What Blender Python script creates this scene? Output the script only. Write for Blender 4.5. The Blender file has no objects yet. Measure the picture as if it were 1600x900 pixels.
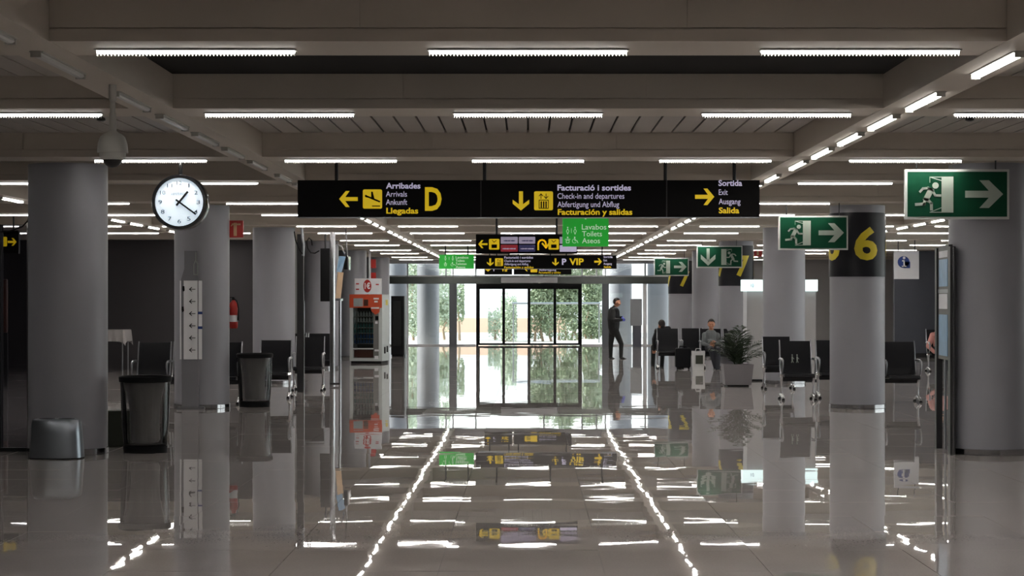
import bpy, bmesh, math, random
from mathutils import Vector, Matrix, noise
random.seed(7)
C = bpy.context.scene.collection
sc = bpy.context.scene
R = math.radians
# ---------------------------------------------------------------- camera
F = 3000.0; VX = 825.0; VY = 471.0; H = 1.6          # focal length in px, vanishing point, eye height
cd = bpy.data.cameras.new('camera'); cam = bpy.data.objects.new('camera', cd); C.objects.link(cam)
cam.location = (0, 0, H); cam.rotation_euler = (R(90), 0, 0)
cd.sensor_width = 36; cd.lens = F / 1600 * 36
cd.shift_x = (800 - VX) / 1600; cd.shift_y = (VY - 450) / 1600
cd.clip_start = .1; cd.clip_end = 500
sc.camera = cam
# ---------------------------------------------------------------- world, sun, exposure
w = bpy.data.worlds.new('sky'); sc.world = w; w.use_nodes = True
nt = w.node_tree; bg = nt.nodes['Background']
tc = nt.nodes.new('ShaderNodeTexCoord'); sx = nt.nodes.new('ShaderNodeSeparateXYZ'); cr = nt.nodes.new('ShaderNodeValToRGB')
nt.links.new(tc.outputs['Generated'], sx.inputs[0]); nt.links.new(sx.outputs['Z'], cr.inputs[0]); nt.links.new(cr.outputs[0], bg.inputs[0])
cr.color_ramp.elements[0].color = (1, 1, 1, 1); cr.color_ramp.elements[1].color = (.74, .86, 1, 1); cr.color_ramp.elements[1].position = .6
bg.inputs[1].default_value = 3.2
sd = bpy.data.lights.new('sun', 'SUN'); sd.energy = 9.0; sd.angle = R(1); sd.color = (1, .95, .87)
sun = bpy.data.objects.new('sun', sd); C.objects.link(sun)
sun.rotation_euler = Vector((.85, -.10, -.6)).to_track_quat('-Z', 'Y').to_euler()
sc.view_settings.view_transform = 'Standard'; sc.view_settings.look = 'None'
sc.view_settings.exposure = -0.12; sc.view_settings.gamma = 1; sc.view_settings.use_curve_mapping = False
TUBE = 128.0                                            # radiance of the fluorescent tubes
# ---------------------------------------------------------------- materials
def lin(c): return tuple(((x / 12.92) if x <= .04045 else ((x + .055) / 1.055) ** 2.4) for x in (v / 255 for v in c))
MATS = {}
def mat(name, rgb, rough=.6, metal=0., emis=0., ecol=None, var=.06, scale=6., bump=0., bscale=60., alpha=1., spec=.5):
    m = bpy.data.materials.new(name); m.use_nodes = True; n = m.node_tree; b = n.nodes['Principled BSDF']
    c = lin(rgb)
    b.inputs['Roughness'].default_value = rough; b.inputs['Metallic'].default_value = metal
    b.inputs['Specular IOR Level'].default_value = spec
    t = n.nodes.new('ShaderNodeTexCoord')
    if var:
        nz = n.nodes.new('ShaderNodeTexNoise'); nz.inputs['Scale'].default_value = scale; nz.inputs['Detail'].default_value = 4
        mx = n.nodes.new('ShaderNodeMix'); mx.data_type = 'RGBA'
        mx.inputs[6].default_value = tuple(x * (1 - var) for x in c) + (1,); mx.inputs[7].default_value = tuple(min(1, x * (1 + var)) for x in c) + (1,)
        n.links.new(t.outputs['Object'], nz.inputs['Vector']); n.links.new(nz.outputs['Fac'], mx.inputs[0]); n.links.new(mx.outputs[2], b.inputs['Base Color'])
    else: b.inputs['Base Color'].default_value = c + (1,)
    if emis:
        b.inputs['Emission Color'].default_value = lin(ecol or rgb) + (1,); b.inputs['Emission Strength'].default_value = emis
    if bump:
        nb = n.nodes.new('ShaderNodeTexNoise'); nb.inputs['Scale'].default_value = bscale
        bp = n.nodes.new('ShaderNodeBump'); bp.inputs['Strength'].default_value = bump; bp.inputs['Distance'].default_value = .01
        n.links.new(t.outputs['Object'], nb.inputs['Vector']); n.links.new(nb.outputs['Fac'], bp.inputs['Height']); n.links.new(bp.outputs[0], b.inputs['Normal'])
    if alpha < 1: b.inputs['Alpha'].default_value = alpha
    MATS[name] = m; return m
M = MATS
def glass(name, tint, refl=1.0, base=.0):
    m = bpy.data.materials.new(name); m.use_nodes = True; n = m.node_tree
    for x in list(n.nodes):
        if x.type != 'OUTPUT_MATERIAL': n.nodes.remove(x)
    out = [x for x in n.nodes if x.type == 'OUTPUT_MATERIAL'][0]
    tr = n.nodes.new('ShaderNodeBsdfTransparent'); tr.inputs[0].default_value = lin(tint) + (1,)
    gl = n.nodes.new('ShaderNodeBsdfGlossy'); gl.inputs['Roughness'].default_value = .02
    fr = n.nodes.new('ShaderNodeFresnel'); fr.inputs[0].default_value = 1.5
    ms = n.nodes.new('ShaderNodeMixShader')
    n.links.new(fr.outputs[0], ms.inputs[0]); n.links.new(tr.outputs[0], ms.inputs[1]); n.links.new(gl.outputs[0], ms.inputs[2]); n.links.new(ms.outputs[0], out.inputs[0])
    MATS[name] = m; return m
mat('cladding', (200, 191, 179), .55, var=.04, scale=1.2)
mat('slat', (176, 170, 164), .5, var=.05)
mat('void_black', (9, 9, 10), .9)
mat('ceiling_dark', (38, 36, 34), .9)
mat('column_paint', (144, 144, 151), .42, var=.05, scale=1.5)
mat('chrome', (200, 200, 203), .16, 1., var=.05)
mat('satin_steel', (150, 152, 156), .34, 1., var=.06)
mat('dark_metal', (52, 52, 54), .4, .6)
mat('black_gloss', (14, 14, 16), .15)
mat('black_matte', (18, 18, 20), .6, spec=.15)
mat('black_padding', (24, 24, 28), .55, bump=.1, bscale=200, spec=.15)
mat('sign_black', (13, 12, 13), .5, spec=.08)
mat('band_dark', (24, 24, 30), .35, spec=.25)
mat('sign_yellow', (222, 180, 20), .4, emis=.42, ecol=(245, 212, 15), var=.03)
mat('band_yellow', (206, 186, 30), .4, var=.03)
mat('sign_lilac', (205, 200, 225), .4, emis=.42, ecol=(215, 208, 240), var=0)
mat('sign_green', (30, 160, 50), .35, emis=.33, ecol=(40, 200, 60), var=.02)
mat('sign_green_text', (215, 235, 215), .4, emis=.4, var=0)
mat('exit_green', (10, 62, 42), .5, var=.03, spec=.15)
mat('exit_pale', (150, 160, 150), .45, var=.03)
mat('exit_frame', (190, 192, 190), .4, var=.03)
mat('logo_lilac', (190, 180, 205), .4, emis=.3, var=0)
mat('logo_red', (165, 40, 55), .4, emis=.25, var=0)
mat('logo_blue', (60, 60, 110), .4, emis=.2, var=0)
mat('white_plate', (205, 205, 210), .45)
mat('wall_dark', (54, 51, 54), .7, var=.08, scale=1.)
mat('wall_slate', (78, 80, 90), .6, var=.05)
mat('wall_pale', (178, 176, 176), .65, var=.04)
mat('wall_grey', (110, 110, 108), .65, var=.05)
mat('red', (165, 30, 22), .4)
mat('orange', (188, 74, 42), .45)
mat('white', (225, 225, 228), .5)
mat('tube_lit', (255, 255, 255), .5, emis=TUBE, ecol=(255, 250, 242), var=0)
mat('tube_side', (255, 255, 255), .5, emis=9.0, ecol=(255, 252, 248), var=0)
mat('tube_unlit', (200, 200, 198), .3)
mat('louvre_metal', (135, 135, 133), .5)
mat('housing', (180, 178, 172), .5)
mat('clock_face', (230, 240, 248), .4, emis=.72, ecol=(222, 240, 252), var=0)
mat('kiosk_light', (235, 248, 248), .4, emis=1.3, ecol=(225, 250, 250), var=0)
mat('blue', (32, 58, 125), .4)
mat('poster_blue', (110, 150, 185), .35, var=.35, scale=9)
mat('poster_tan', (196, 160, 120), .4, var=.2, scale=9)
mat('planter_grey', (122, 118, 122), .5, var=.05)
mat('leaf', (34, 48, 27), .5, var=.3, scale=12)
mat('soil', (40, 32, 26), .9)
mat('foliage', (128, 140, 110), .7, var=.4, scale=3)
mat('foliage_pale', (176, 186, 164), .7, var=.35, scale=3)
mat('trunk', (160, 138, 118), .8, var=.3)
mat('pavement', (216, 210, 200), .8, var=.06)
mat('terracotta', (226, 190, 168), .8, var=.1, scale=2)
mat('header_metal', (92, 96, 94), .22, .7)
mat('mullion_grey', (92, 96, 102), .4)
mat('board_grey', (118, 118, 124), .5)
mat('skin', (188, 132, 104), .5, var=.05)
mat('hair_dark', (38, 30, 26), .7)
mat('jacket_black', (17, 18, 21), .7)
mat('trousers_black', (11, 11, 13), .7)
mat('glove_blue', (92, 98, 190), .4)
mat('shirt_grey', (92, 96, 98), .8)
mat('trousers_navy', (36, 38, 46), .8)
mat('shoe', (26, 22, 22), .5)
mat('pink_cloth', (196, 138, 132), .8)
mat('suitcase', (15, 15, 19), .55, spec=.15)
mat('paper_bag', (196, 196, 196), .6)
mat('olive', (44, 48, 36), .6)
mat('bag_film', (152, 151, 151), .35, var=.1, bump=.5, bscale=14)
mat('bin_silver', (150, 156, 164), .3, .85)
mat('cloth_pale', (150, 146, 146), .8)
mat('vend_white', (190, 196, 196), .4)
mat('bottle_blue', (40, 74, 120), .25, var=.2)
mat('bottle_teal', (60, 104, 104), .25, var=.2)
mat('bottle_clear', (150, 158, 160), .2, var=.2)
mat('bottle_brown', (70, 40, 32), .3, var=.2)
mat('vend_dark', (20, 26, 28), .4)
mat('display_dark', (38, 40, 44), .35)
glass('clear_glass', (246, 250, 248))
glass('vent_glass', (235, 240, 240))
glass('smoky_glass', (215, 215, 220))
glass('bag_clear', (222, 221, 221))
# polished stone floor
def floor_mat():
    m = mat('polished_stone', (152, 145, 140), .012, var=0, spec=.45); n = m.node_tree; b = n.nodes['Principled BSDF']
    t = n.nodes.new('ShaderNodeTexCoord')
    a = n.nodes.new('ShaderNodeTexNoise'); a.inputs['Scale'].default_value = 1.2; a.inputs['Detail'].default_value = 8
    v = n.nodes.new('ShaderNodeTexNoise'); v.inputs['Scale'].default_value = 70; v.inputs['Detail'].default_value = 3
    add = n.nodes.new('ShaderNodeMath'); add.operation = 'ADD'; half = n.nodes.new('ShaderNodeMath'); half.operation = 'MULTIPLY'; half.inputs[1].default_value = .5
    r = n.nodes.new('ShaderNodeValToRGB'); r.color_ramp.elements[0].position = .3; r.color_ramp.elements[1].position = .7
    r.color_ramp.elements[0].color = lin((155, 149, 147)) + (1,); r.color_ramp.elements[1].color = lin((172, 166, 164)) + (1,)
    n.links.new(t.outputs['Object'], a.inputs[0]); n.links.new(t.outputs['Object'], v.inputs[0])
    n.links.new(a.outputs['Fac'], add.inputs[0]); n.links.new(v.outputs['Fac'], add.inputs[1]); n.links.new(add.outputs[0], half.inputs[0]); n.links.new(half.outputs[0], r.inputs[0]); n.links.new(r.outputs[0], b.inputs['Base Color'])
    w_ = n.nodes.new('ShaderNodeTexNoise'); w_.inputs['Scale'].default_value = 1.7; w_.inputs['Detail'].default_value = 1
    bp = n.nodes.new('ShaderNodeBump'); bp.inputs['Strength'].default_value = 1; bp.inputs['Distance'].default_value = .0009
    n.links.new(t.outputs['Object'], w_.inputs[0]); n.links.new(w_.outputs['Fac'], bp.inputs['Height']); n.links.new(bp.outputs[0], b.inputs['Normal'])
floor_mat()
# ---------------------------------------------------------------- mesh helpers
def P(px, py, d): return Vector(((px - VX) * d / F, d, H + (VY - py) * d / F))
def XX(px, d): return (px - VX) * d / F
def ZZ(py, d): return H + (VY - py) * d / F
def root_loc(o):
    while o is not None and o.parent is not None: o = o.parent
    return o.location.copy() if o is not None else Vector((0, 0, 0))
class MB:
    def __init__(s): s.v = []; s.f = []; s.mi = []; s.cur = 0
    def add(s, vs, fs):
        b = len(s.v); s.v += [Vector(v) for v in vs]
        for f in fs: s.f.append([b + i for i in f]); s.mi.append(s.cur)
        return s
    def box(s, x0, x1, y0, y1, z0, z1, M_=None):
        vs = [Vector((x, y, z)) for z in (z0, z1) for y in (y0, y1) for x in (x0, x1)]
        if M_ is not None: vs = [M_ @ v for v in vs]
        return s.add(vs, [(0, 2, 3, 1), (4, 5, 7, 6), (0, 1, 5, 4), (2, 6, 7, 3), (0, 4, 6, 2), (1, 3, 7, 5)])
    def rbox(s, x0, x1, y0, y1, z0, z1, r=.02, seg=3):          # rounded in XZ, extruded along Y
        pts = []
        for cx, cz, a0 in ((x1 - r, z1 - r, 0), (x0 + r, z1 - r, 90), (x0 + r, z0 + r, 180), (x1 - r, z0 + r, 270)):
            for k in range(seg + 1):
                a = R(a0 + 90 * k / seg); pts.append((cx + r * math.cos(a), cz + r * math.sin(a)))
        return s.prism(pts, y0, y1)
    def prism(s, pts, y0, y1):                                   # XZ polygon, extruded along Y
        n = len(pts); area = sum(pts[i][0] * pts[(i + 1) % n][1] - pts[(i + 1) % n][0] * pts[i][1] for i in range(n))
        if area < 0: pts = pts[::-1]
        vs = [(x, y0, z) for x, z in pts] + [(x, y1, z) for x, z in pts]
        return s.add(vs, [tuple(range(n)), tuple(range(2 * n - 1, n - 1, -1))] + [(i, i + n, (i + 1) % n + n, (i + 1) % n) for i in range(n)])
    def lathe(s, prof, cx=0, cy=0, n=24, cap=True, sx=1., sy=1., a0=0, a1=360):
        full = abs(a1 - a0) >= 360; m = n if full else n + 1; vs = []
        for r, z in prof:
            for k in range(m):
                a = R(a0 + (a1 - a0) * k / n); vs.append((cx + sx * r * math.cos(a), cy + sy * r * math.sin(a), z))
        fs = []
        for j in range(len(prof) - 1):
            for k in range(n):
                k2 = (k + 1) % m; fs.append((j * m + k, j * m + k2, (j + 1) * m + k2, (j + 1) * m + k))
        if cap and full: fs.append(tuple(range(m - 1, -1, -1))); fs.append(tuple((len(prof) - 1) * m + k for k in range(m)))
        return s.add(vs, fs)
    def tube(s, pts, r, n=8, cap=True):
        pts = [Vector(p) for p in pts]; rs = r if isinstance(r, (list, tuple)) else [r] * len(pts); vs = []; fs = []
        up = None
        for i, p in enumerate(pts):
            t = (pts[min(i + 1, len(pts) - 1)] - pts[max(i - 1, 0)]).normalized()
            if up is None: up = t.orthogonal().normalized()
            up = (up - t * up.dot(t)); up = up.normalized() if up.length > 1e-6 else t.orthogonal().normalized()
            q = t.cross(up)
            for k in range(n):
                a = 2 * math.pi * k / n; vs.append(p + (up * math.cos(a) + q * math.sin(a)) * rs[i])
        for i in range(len(pts) - 1):
            for k in range(n): fs.append((i * n + k, i * n + (k + 1) % n, (i + 1) * n + (k + 1) % n, (i + 1) * n + k))
        if cap: fs.append(tuple(range(n - 1, -1, -1))); fs.append(tuple((len(pts) - 1) * n + k for k in range(n)))
        return s.add(vs, fs)
    def ball(s, c, r, sc_=(1, 1, 1), n=12, m=8, rot=None):
        c = Vector(c); vs = []; fs = []
        for j in range(m + 1):
            t = math.pi * j / m
            for k in range(n):
                a = 2 * math.pi * k / n; v = Vector((r * sc_[0] * math.sin(t) * math.cos(a), r * sc_[1] * math.sin(t) * math.sin(a), r * sc_[2] * math.cos(t)))
                if rot is not None: v = rot @ v
                vs.append(c + v)
        for j in range(m):
            for k in range(n): fs.append((j * n + k, (j + 1) * n + k, (j + 1) * n + (k + 1) % n, j * n + (k + 1) % n))
        return s.add(vs, fs)
    def cap(s, a, b, ra, rb, n=12):                              # tapered capsule
        a = Vector(a); b = Vector(b)
        s.tube([a, b], [ra, rb], n); s.ball(a, ra, n=n, m=8); s.ball(b, rb, n=n, m=8); return s
    def build(s, name, m, parent=None, kind=None, label=None, cat=None, group=None, smooth=False, bevel=0., loc=None):
        me = bpy.data.meshes.new(name)
        if parent is not None: off = root_loc(parent)
        elif loc is not None: off = Vector(loc)
        else:
            xs = [v.x for v in s.v]; ys = [v.y for v in s.v]; off = Vector(((min(xs) + max(xs)) / 2, (min(ys) + max(ys)) / 2, min(v.z for v in s.v)))
        me.from_pydata([v - off for v in s.v], [], s.f)
        ms = m if isinstance(m, (list, tuple)) else [m]
        for x in ms: me.materials.append(M[x])
        if len(ms) > 1: me.polygons.foreach_set('material_index', s.mi)
        if smooth:
            me.shade_smooth(); me.set_sharp_from_angle(angle=R(40))
        me.update()
        o = bpy.data.objects.new(name, me); C.objects.link(o)
        if parent is not None: o.parent = parent
        else: o.location = off
        if bevel:
            bv = o.modifiers.new('bevel', 'BEVEL'); bv.width = bevel; bv.segments = 2; bv.limit_method = 'ANGLE'
        tag(o, label, cat, group, kind); return o
def tag(o, label=None, cat=None, group=None, kind=None):
    if label: o['label'] = label
    if cat: o['category'] = cat
    if group: o['group'] = group
    if kind: o['kind'] = kind
    return o
def empty(name, loc, label=None, cat=None, group=None, kind=None):
    o = bpy.data.objects.new(name, None); C.objects.link(o); o.location = loc; o.empty_display_size = .1
    return tag(o, label, cat, group, kind)
def copy_tree(o, parent=None):
    c = o.copy(); C.objects.link(c); c.parent = parent
    for ch in list(o.children): copy_tree(ch, c)
    return c
ORD = ['nearest', 'second', 'third', 'fourth', 'fifth', 'sixth', 'seventh', 'eighth', 'ninth', 'tenth', 'eleventh', 'twelfth', 'thirteenth', 'fourteenth', 'fifteenth', 'sixteenth',
       'seventeenth', 'eighteenth', 'nineteenth', 'twentieth', 'twenty-first', 'twenty-second', 'twenty-third', 'twenty-fourth', 'twenty-fifth', 'twenty-sixth', 'twenty-seventh', 'twenty-eighth', 'twenty-ninth', 'thirtieth', 'thirty-first', 'thirty-second', 'thirty-third', 'thirty-fourth', 'thirty-fifth', 'thirty-sixth']
# text as thin mesh in the XZ plane, fitted to a box; returns MB pieces
_tc = {}
def text_geo(s, bold=0.):
    if (s, bold) in _tc: return _tc[(s, bold)]
    cu = bpy.data.curves.new('t', 'FONT'); cu.body = s; cu.size = 1; cu.offset = bold; cu.resolution_u = 3; cu.extrude = 0
    ob = bpy.data.objects.new('t', cu); C.objects.link(ob); dg = bpy.context.evaluated_depsgraph_get(); dg.update()
    me = bpy.data.meshes.new_from_object(ob.evaluated_get(dg)); vs = [v.co.copy() for v in me.vertices]; fs = [list(p.vertices) for p in me.polygons]
    bpy.data.objects.remove(ob); bpy.data.curves.remove(cu); bpy.data.meshes.remove(me)
    _tc[(s, bold)] = (vs, fs); return vs, fs
CAPH = None
def add_text(mb, s, x0, x1, zt, zb, y, bold=0., x_is_height=False, mapf=None):
    global CAPH
    if CAPH is None:
        v0, _ = text_geo('H'); CAPH = max(v.y for v in v0)
    vs, fs = text_geo(s, bold); a = min(v.x for v in vs); b = max(v.x for v in vs)
    kx = (x1 - x0) / (b - a); kz = (zt - zb) / CAPH
    out = [Vector((x0 + (v.x - a) * kx, y, zb + v.y * kz)) for v in vs]
    if mapf: out = [mapf(v) for v in out]
    mb.add(out, fs); return mb
# ---------------------------------------------------------------- constants of the hall
YB, YF = -8.0, 69.5; XW = 16.0; ZB = 3.04; ZC = 3.28
# ================================================================= FLOOR
fl = MB(); fl.box(-XW - .3, XW + .3, YB - .3, YF + .2, -.30, -.012)
floor = fl.build('floor', 'dark_metal', kind='structure')
px0 = -.53; pitch = .98
def tile(mb, x, y, tx, ty):
    g = .0015
    xa, xb, ya, yb = x + g, x + pitch - g, y + g, y + pitch - g
    cx, cy = (xa + xb) / 2, (ya + yb) / 2; z = lambda u, v: (u - cx) * tx + (v - cy) * ty
    c = [(xa, ya), (xb, ya), (xb, yb), (xa, yb)]
    mb.add([(u, v, -.012) for u, v in c] + [(u, v, z(u, v)) for u, v in c], [(0, 1, 5, 4), (1, 2, 6, 5), (2, 3, 7, 6), (3, 0, 4, 7), (4, 5, 6, 7)])
rest = MB(); nt_ = 0
ny0 = int((YB - 10) // pitch) - 1
for j in range(-19, 62):
    y = 10.4 + j * pitch
    if y < YB or y > YF - .9 + .9: continue
    for i in range(-17, 18):
        x = px0 + i * pitch
        if x < -XW or x + pitch > XW + .6: continue
        tx, ty = random.gauss(0, .0011), random.gauss(0, .00042)
        vis = -.284 * (y + .98) < x + pitch and x < .262 * (y + .98)
        if 10.3 < y < 24.5 and vis:
            t = MB(); tile(t, x, y, tx, ty); t.build('tile', 'polished_stone', floor); nt_ += 1
        else: tile(rest, x, y, tx, ty)
rest.build('floor_tiling', 'polished_stone', floor, kind='stuff')
print('tiles', nt_)
# ================================================================= CEILING
ce = MB(); ce.box(-XW - .3, XW + .3, YB - .3, YF + .4, 3.31, 3.7)
ceiling = ce.build('ceiling', 'ceiling_dark', kind='structure')
ROWS = []
for k in range(-1, 7): ROWS += [11.02 + 8.5 * k, 14.72 + 8.5 * k]
LB = [(-7.42, -7.08), (-2.98, -2.65), (2.65, 2.98), (7.08, 7.42)]
bays = [(-XW, -7.42), (-7.08, -2.98), (-2.65, 2.65), (2.98, 7.08), (7.42, XW)]
for x0, x1 in LB:
    mb = MB(); mb.box(x0, x1, YB, YF, ZB, 3.31); b = mb.build('ceiling_beam', 'cladding', ceiling)
for r, y in enumerate(ROWS):
    for bi, (x0, x1) in enumerate(bays):
        if bi in (0, 4) and y < 20: pass
        mb = MB(); mb.box(x0, x1, y - .385, y + .25, ZB + .004, 3.31); b = mb.build('ceiling_beam', 'cladding', ceiling)
        # cladding sheets on the face towards the hall, 4 mm joints, above a bottom channel
        if 0 <= r - 2 < 7 and bi in (1, 2, 3):
            cuts = [x0, -.93 if bi == 2 else (x0 + x1) / 2, .88, x1] if bi == 2 else [x0, (x0 + x1) / 2, x1]
            for a, c in zip(cuts[:-1], cuts[1:]):
                p = MB(); p.box(a + .002, c - .002, y - .40, y - .385, ZB + .075, 3.30); p.build('cladding_panel', 'cladding', b)
            p = MB(); p.box(x0 + .001, x1 - .001, y - .40, y - .385, ZB, ZB + .068); p.build('edge_channel', 'cladding', b)
    # slatted ceiling between this beam and the next
    y0 = y + .25; y1 = (ROWS[r + 1] if r + 1 < len(ROWS) else YF + .4) - .385
    wide = r % 2 == 1
    for bi, (x0, x1) in enumerate(bays):
        if bi == 2 and r == 2: continue                 # this coffer is open and black above
        if bi == 2 and r == 3:
            n = 26; pw = (x1 - x0) / n
            for i in range(n):
                s = MB(); s.box(x0 + i * pw + .010, x0 + (i + 1) * pw - .010, y0, y1, ZC, ZC + .02); s.build('slat', 'slat', ceiling)
        else:
            n = int((x1 - x0) / .204); pw = (x1 - x0) / n; s = MB(); g_ = .008 if r < 5 and bi != 2 else .002
            for i in range(n): s.box(x0 + i * pw + g_, x0 + (i + 1) * pw - g_, y0, y1, ZC, ZC + .02)
            s.build('slat_field', 'slat', ceiling, kind='stuff')
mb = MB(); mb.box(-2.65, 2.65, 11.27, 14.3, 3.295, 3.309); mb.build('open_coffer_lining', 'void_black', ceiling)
# ================================================================= WALLS
def wall(name, x0, x1, y0, y1, z0, z1, m): mb = MB(); mb.box(x0, x1, y0, y1, z0, z1); return mb.build(name, m, kind='structure')
wall('wall_left', -XW - .3, -XW, YB, YF, -.012, 3.31, 'wall_grey')
wall('wall_behind', -XW, XW, YB - .3, YB, -.012, 3.31, 'wall_grey')
wall('wall_left_cross', -XW, -5.62, 45.0, 45.2, 0, ZB, 'wall_dark')
wall('wall_left_inner', -5.80, -5.62, 45.2, YF, 0, ZB, 'wall_grey')
wall('wall_back_right', 5.6, XW, YF, YF + .2, 0, 3.31, 'wall_pale')
wall('wall_back_left', -XW, -5.62, YF, YF + .2, 0, 3.31, 'wall_pale')
wall('wall_right_cross', 10.5, XW, 55.0, 55.2, 0, ZB, 'wall_slate')
bs = wall('baseboard_right', 10.5, XW, 54.97, 55.0, 0, .12, 'dark_metal')
bs = wall('baseboard_back', 5.6, XW, YF - .03, YF, 0, .12, 'dark_metal')
# right side wall with its band of windows (seen only through their daylight)
wall('wall_right_lower', XW, XW + .3, YB, YF, -.012, .5, 'wall_pale')
wall('wall_right_upper', XW, XW + .3, YB, YF, 2.9, 3.31, 'wall_pale')
wall('wall_right_near', XW, XW + .3, YB, 24, .5, 2.9, 'wall_pale')
wall('wall_right_far', XW, XW + .3, 52, YF, .5, 2.9, 'wall_pale')
win = empty('window_3', (XW + .15, 38, .5), kind='structure')
for i in range(7):
    ya = 24 + 4 * i
    mb = MB(); mb.box(XW + .14, XW + .16, ya + .04, ya + 3.96, .54, 2.86); mb.build('pane', 'clear_glass', win)
    mb = MB(); mb.box(XW + .1, XW + .2, ya - .04, ya + .04, .5, 2.9); mb.build('mullion', 'dark_metal', win)
# ---------------------------------------------------------------- glazed end
YG = YF
def gx(px): return XX(px, YG)
def gz(py): return ZZ(py, YG)
FXL, FXR = -5.62, 5.6
hb = MB(); hb.box(FXL, FXR, YG - .12, YG + .12, gz(443.5), gz(432.5)); hb.build('trim_1', 'header_metal', kind='structure')
hb = MB(); hb.box(FXL, FXR, YG - .1, YG + .1, gz(412), 3.31); hb.build('trim_2', 'white_plate', kind='structure')
def glazing(name, xs, z0, z1, posts):
    w_ = empty(name, ((xs[0] + xs[-1]) / 2, YG, z0), kind='structure')
    for a, b in zip(xs[:-1], xs[1:]):
        mb = MB(); mb.box(a + .02, b - .02, YG - .006, YG + .006, z0, z1); mb.build('pane', 'clear_glass', w_)
    for x, wd, m in posts:
        mb = MB(); mb.box(x - wd / 2, x + wd / 2, YG - .07, YG + .07, z0, z1); mb.build('mullion', m, w_)
    mb = MB(); mb.box(xs[0], xs[-1], YG - .04, YG + .04, z0, z0 + .05); mb.build('sill', 'white', w_)
    return w_
Lx = [FXL, gx(637), gx(708), gx(743.5)]; Rx = [gx(909.5), gx(946), gx(1008), FXR]
glazing('window_1', Lx, 0, gz(443.5), [(gx(637), .06, 'white'), (gx(708), .27, 'mullion_grey')])
glazing('window_2', Rx, 0, gz(443.5), [(gx(946), .25, 'mullion_grey'), (gx(1007.5), .14, 'white')])
glazing('window_4', [FXL, gx(637), gx(708), gx(743.5), gx(826), gx(909.5), gx(946), gx(1008), FXR], gz(432.5), gz(412), [(gx(p), .05, 'satin_steel') for p in (637, 697, 708, 743.5, 850, 909.5, 932, 946, 1008)])
dr = empty('door_1', (gx(826.5), YG, 0), kind='structure')
mb = MB(); mb.box(gx(744), gx(909), YG - .1, YG + .1, gz(449.5), gz(443.5)); mb.build('door_head', 'black_matte', dr)
for a, b in ((744, 747.5), (905.5, 909)):
    mb = MB(); mb.box(gx(a), gx(b), YG - .1, YG + .1, 0, gz(449.5)); mb.build('door_jamb', 'black_matte', dr)
leaf_x = [747.5, 787, 826.5, 867, 905.5]
for i in range(4):
    a, b = gx(leaf_x[i]), gx(leaf_x[i + 1]); yy = YG - .03 if i in (1, 2) else YG + .05
    f = MB(); t = .05; z1 = gz(449.5)
    f.box(a, a + t, yy - .02, yy + .02, .02, z1); f.box(b - t, b, yy - .02, yy + .02, .02, z1); f.box(a + t, b - t, yy - .02, yy + .02, z1 - .05, z1); f.box(a + t, b - t, yy - .02, yy + .02, .02, .09)
    lf = f.build('door_leaf', 'black_matte', dr)
    g = MB(); g.box(a + t, b - t, yy - .004, yy + .004, .09, z1 - .05); g.build('pane', 'clear_glass', lf)
mb = MB(); mb.rbox(gx(783), gx(871), YG - .2, YG - .13, gz(442), gz(433.5), .02); mb.build('door_operator', 'white_plate', label='long pale cover box above the sliding glass doors', cat='door operator')
# ================================================================= COLUMNS
def bandtext(mb, cx, cy, rad, s, ang, hgt, zb, wid, bold=.03):
    def mp(v):
        a = R(ang) + v.x / rad
        return Vector((cx + rad * math.sin(a), cy - rad * math.cos(a), v.z))
    vs, fs = text_geo(s, bold)
    # triangulated text faces are large: subdivide in x by bisecting through bmesh
    bm = bmesh.new(); bv = [bm.verts.new(v) for v in vs]
    for f in fs:
        try: bm.faces.new([bv[i] for i in f])
        except ValueError: pass
    a = min(v.x for v in vs); b = max(v.x for v in vs)
    for k in range(1, 12):
        bmesh.ops.bisect_plane(bm, geom=bm.verts[:] + bm.edges[:] + bm.faces[:], plane_co=(a + (b - a) * k / 12, 0, 0), plane_no=(1, 0, 0))
    bm.verts.ensure_lookup_table(); bm.verts.index_update()
    z0 = min(v.co.y for v in bm.verts); z1 = max(v.co.y for v in bm.verts)
    vv = [mp(Vector((((v.co.x - a) / (b - a) - .5) * wid, 0, zb + (v.co.y - z0) / (z1 - z0) * hgt))) for v in bm.verts]
    ff = [[v.index for v in f.verts] for f in bm.faces]; bm.free(); mb.add(vv, ff)
def column(px, d, label, band=None, x=None, r=.411, ring=True, group=None):
    cx = XX(px, d) if x is None else x
    root = empty('round_column', (cx, d, 0), label, 'column', group)
    top = ZB if d < YG else 4.5
    mb = MB(); mb.lathe([(r, .0), (r, top)], cx, d, 48); mb.build('shaft', 'column_paint', root, smooth=True)
    if ring:
        mb = MB(); mb.lathe([(r + .004, 0), (r + .012, .004), (r + .012, .06), (r + .002, .065)], cx, d, 48, cap=False); mb.build('base_ring', 'chrome', root, smooth=True)
    if band:
        s, z0, z1, angs, h, zb_, wd = band
        mb = MB(); mb.lathe([(r + .001, z0), (r + .012, z0), (r + .012, z1), (r + .001, z1)], cx, d, 64, cap=False); bd = mb.build('number_band', 'band_dark', root, smooth=True)
        for a in angs:
            mb = MB(); bandtext(mb, cx, d, r + .016, s, a, h, zb_, wd); mb.build('numeral', 'band_yellow', bd)
    return root
column(106.5, 20.3, 'wide grey column at the left, with the low silver bin at its foot')
column(315.5, 28.95, 'grey column behind the clock, carrying the white arrow directory')
column(428, 37.6, 'pale column right of the fire extinguisher, behind the left black seats')
column(502, 46, 'grey column behind the chrome pole on the left side')
column(550, 54.5, 'grey column rising behind the orange vending machine')
column(589, 63, 'far left grey column just right of the vending machine top')
column(1544, 20.3, 'wide grey column at the right edge beside the display board')
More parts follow.
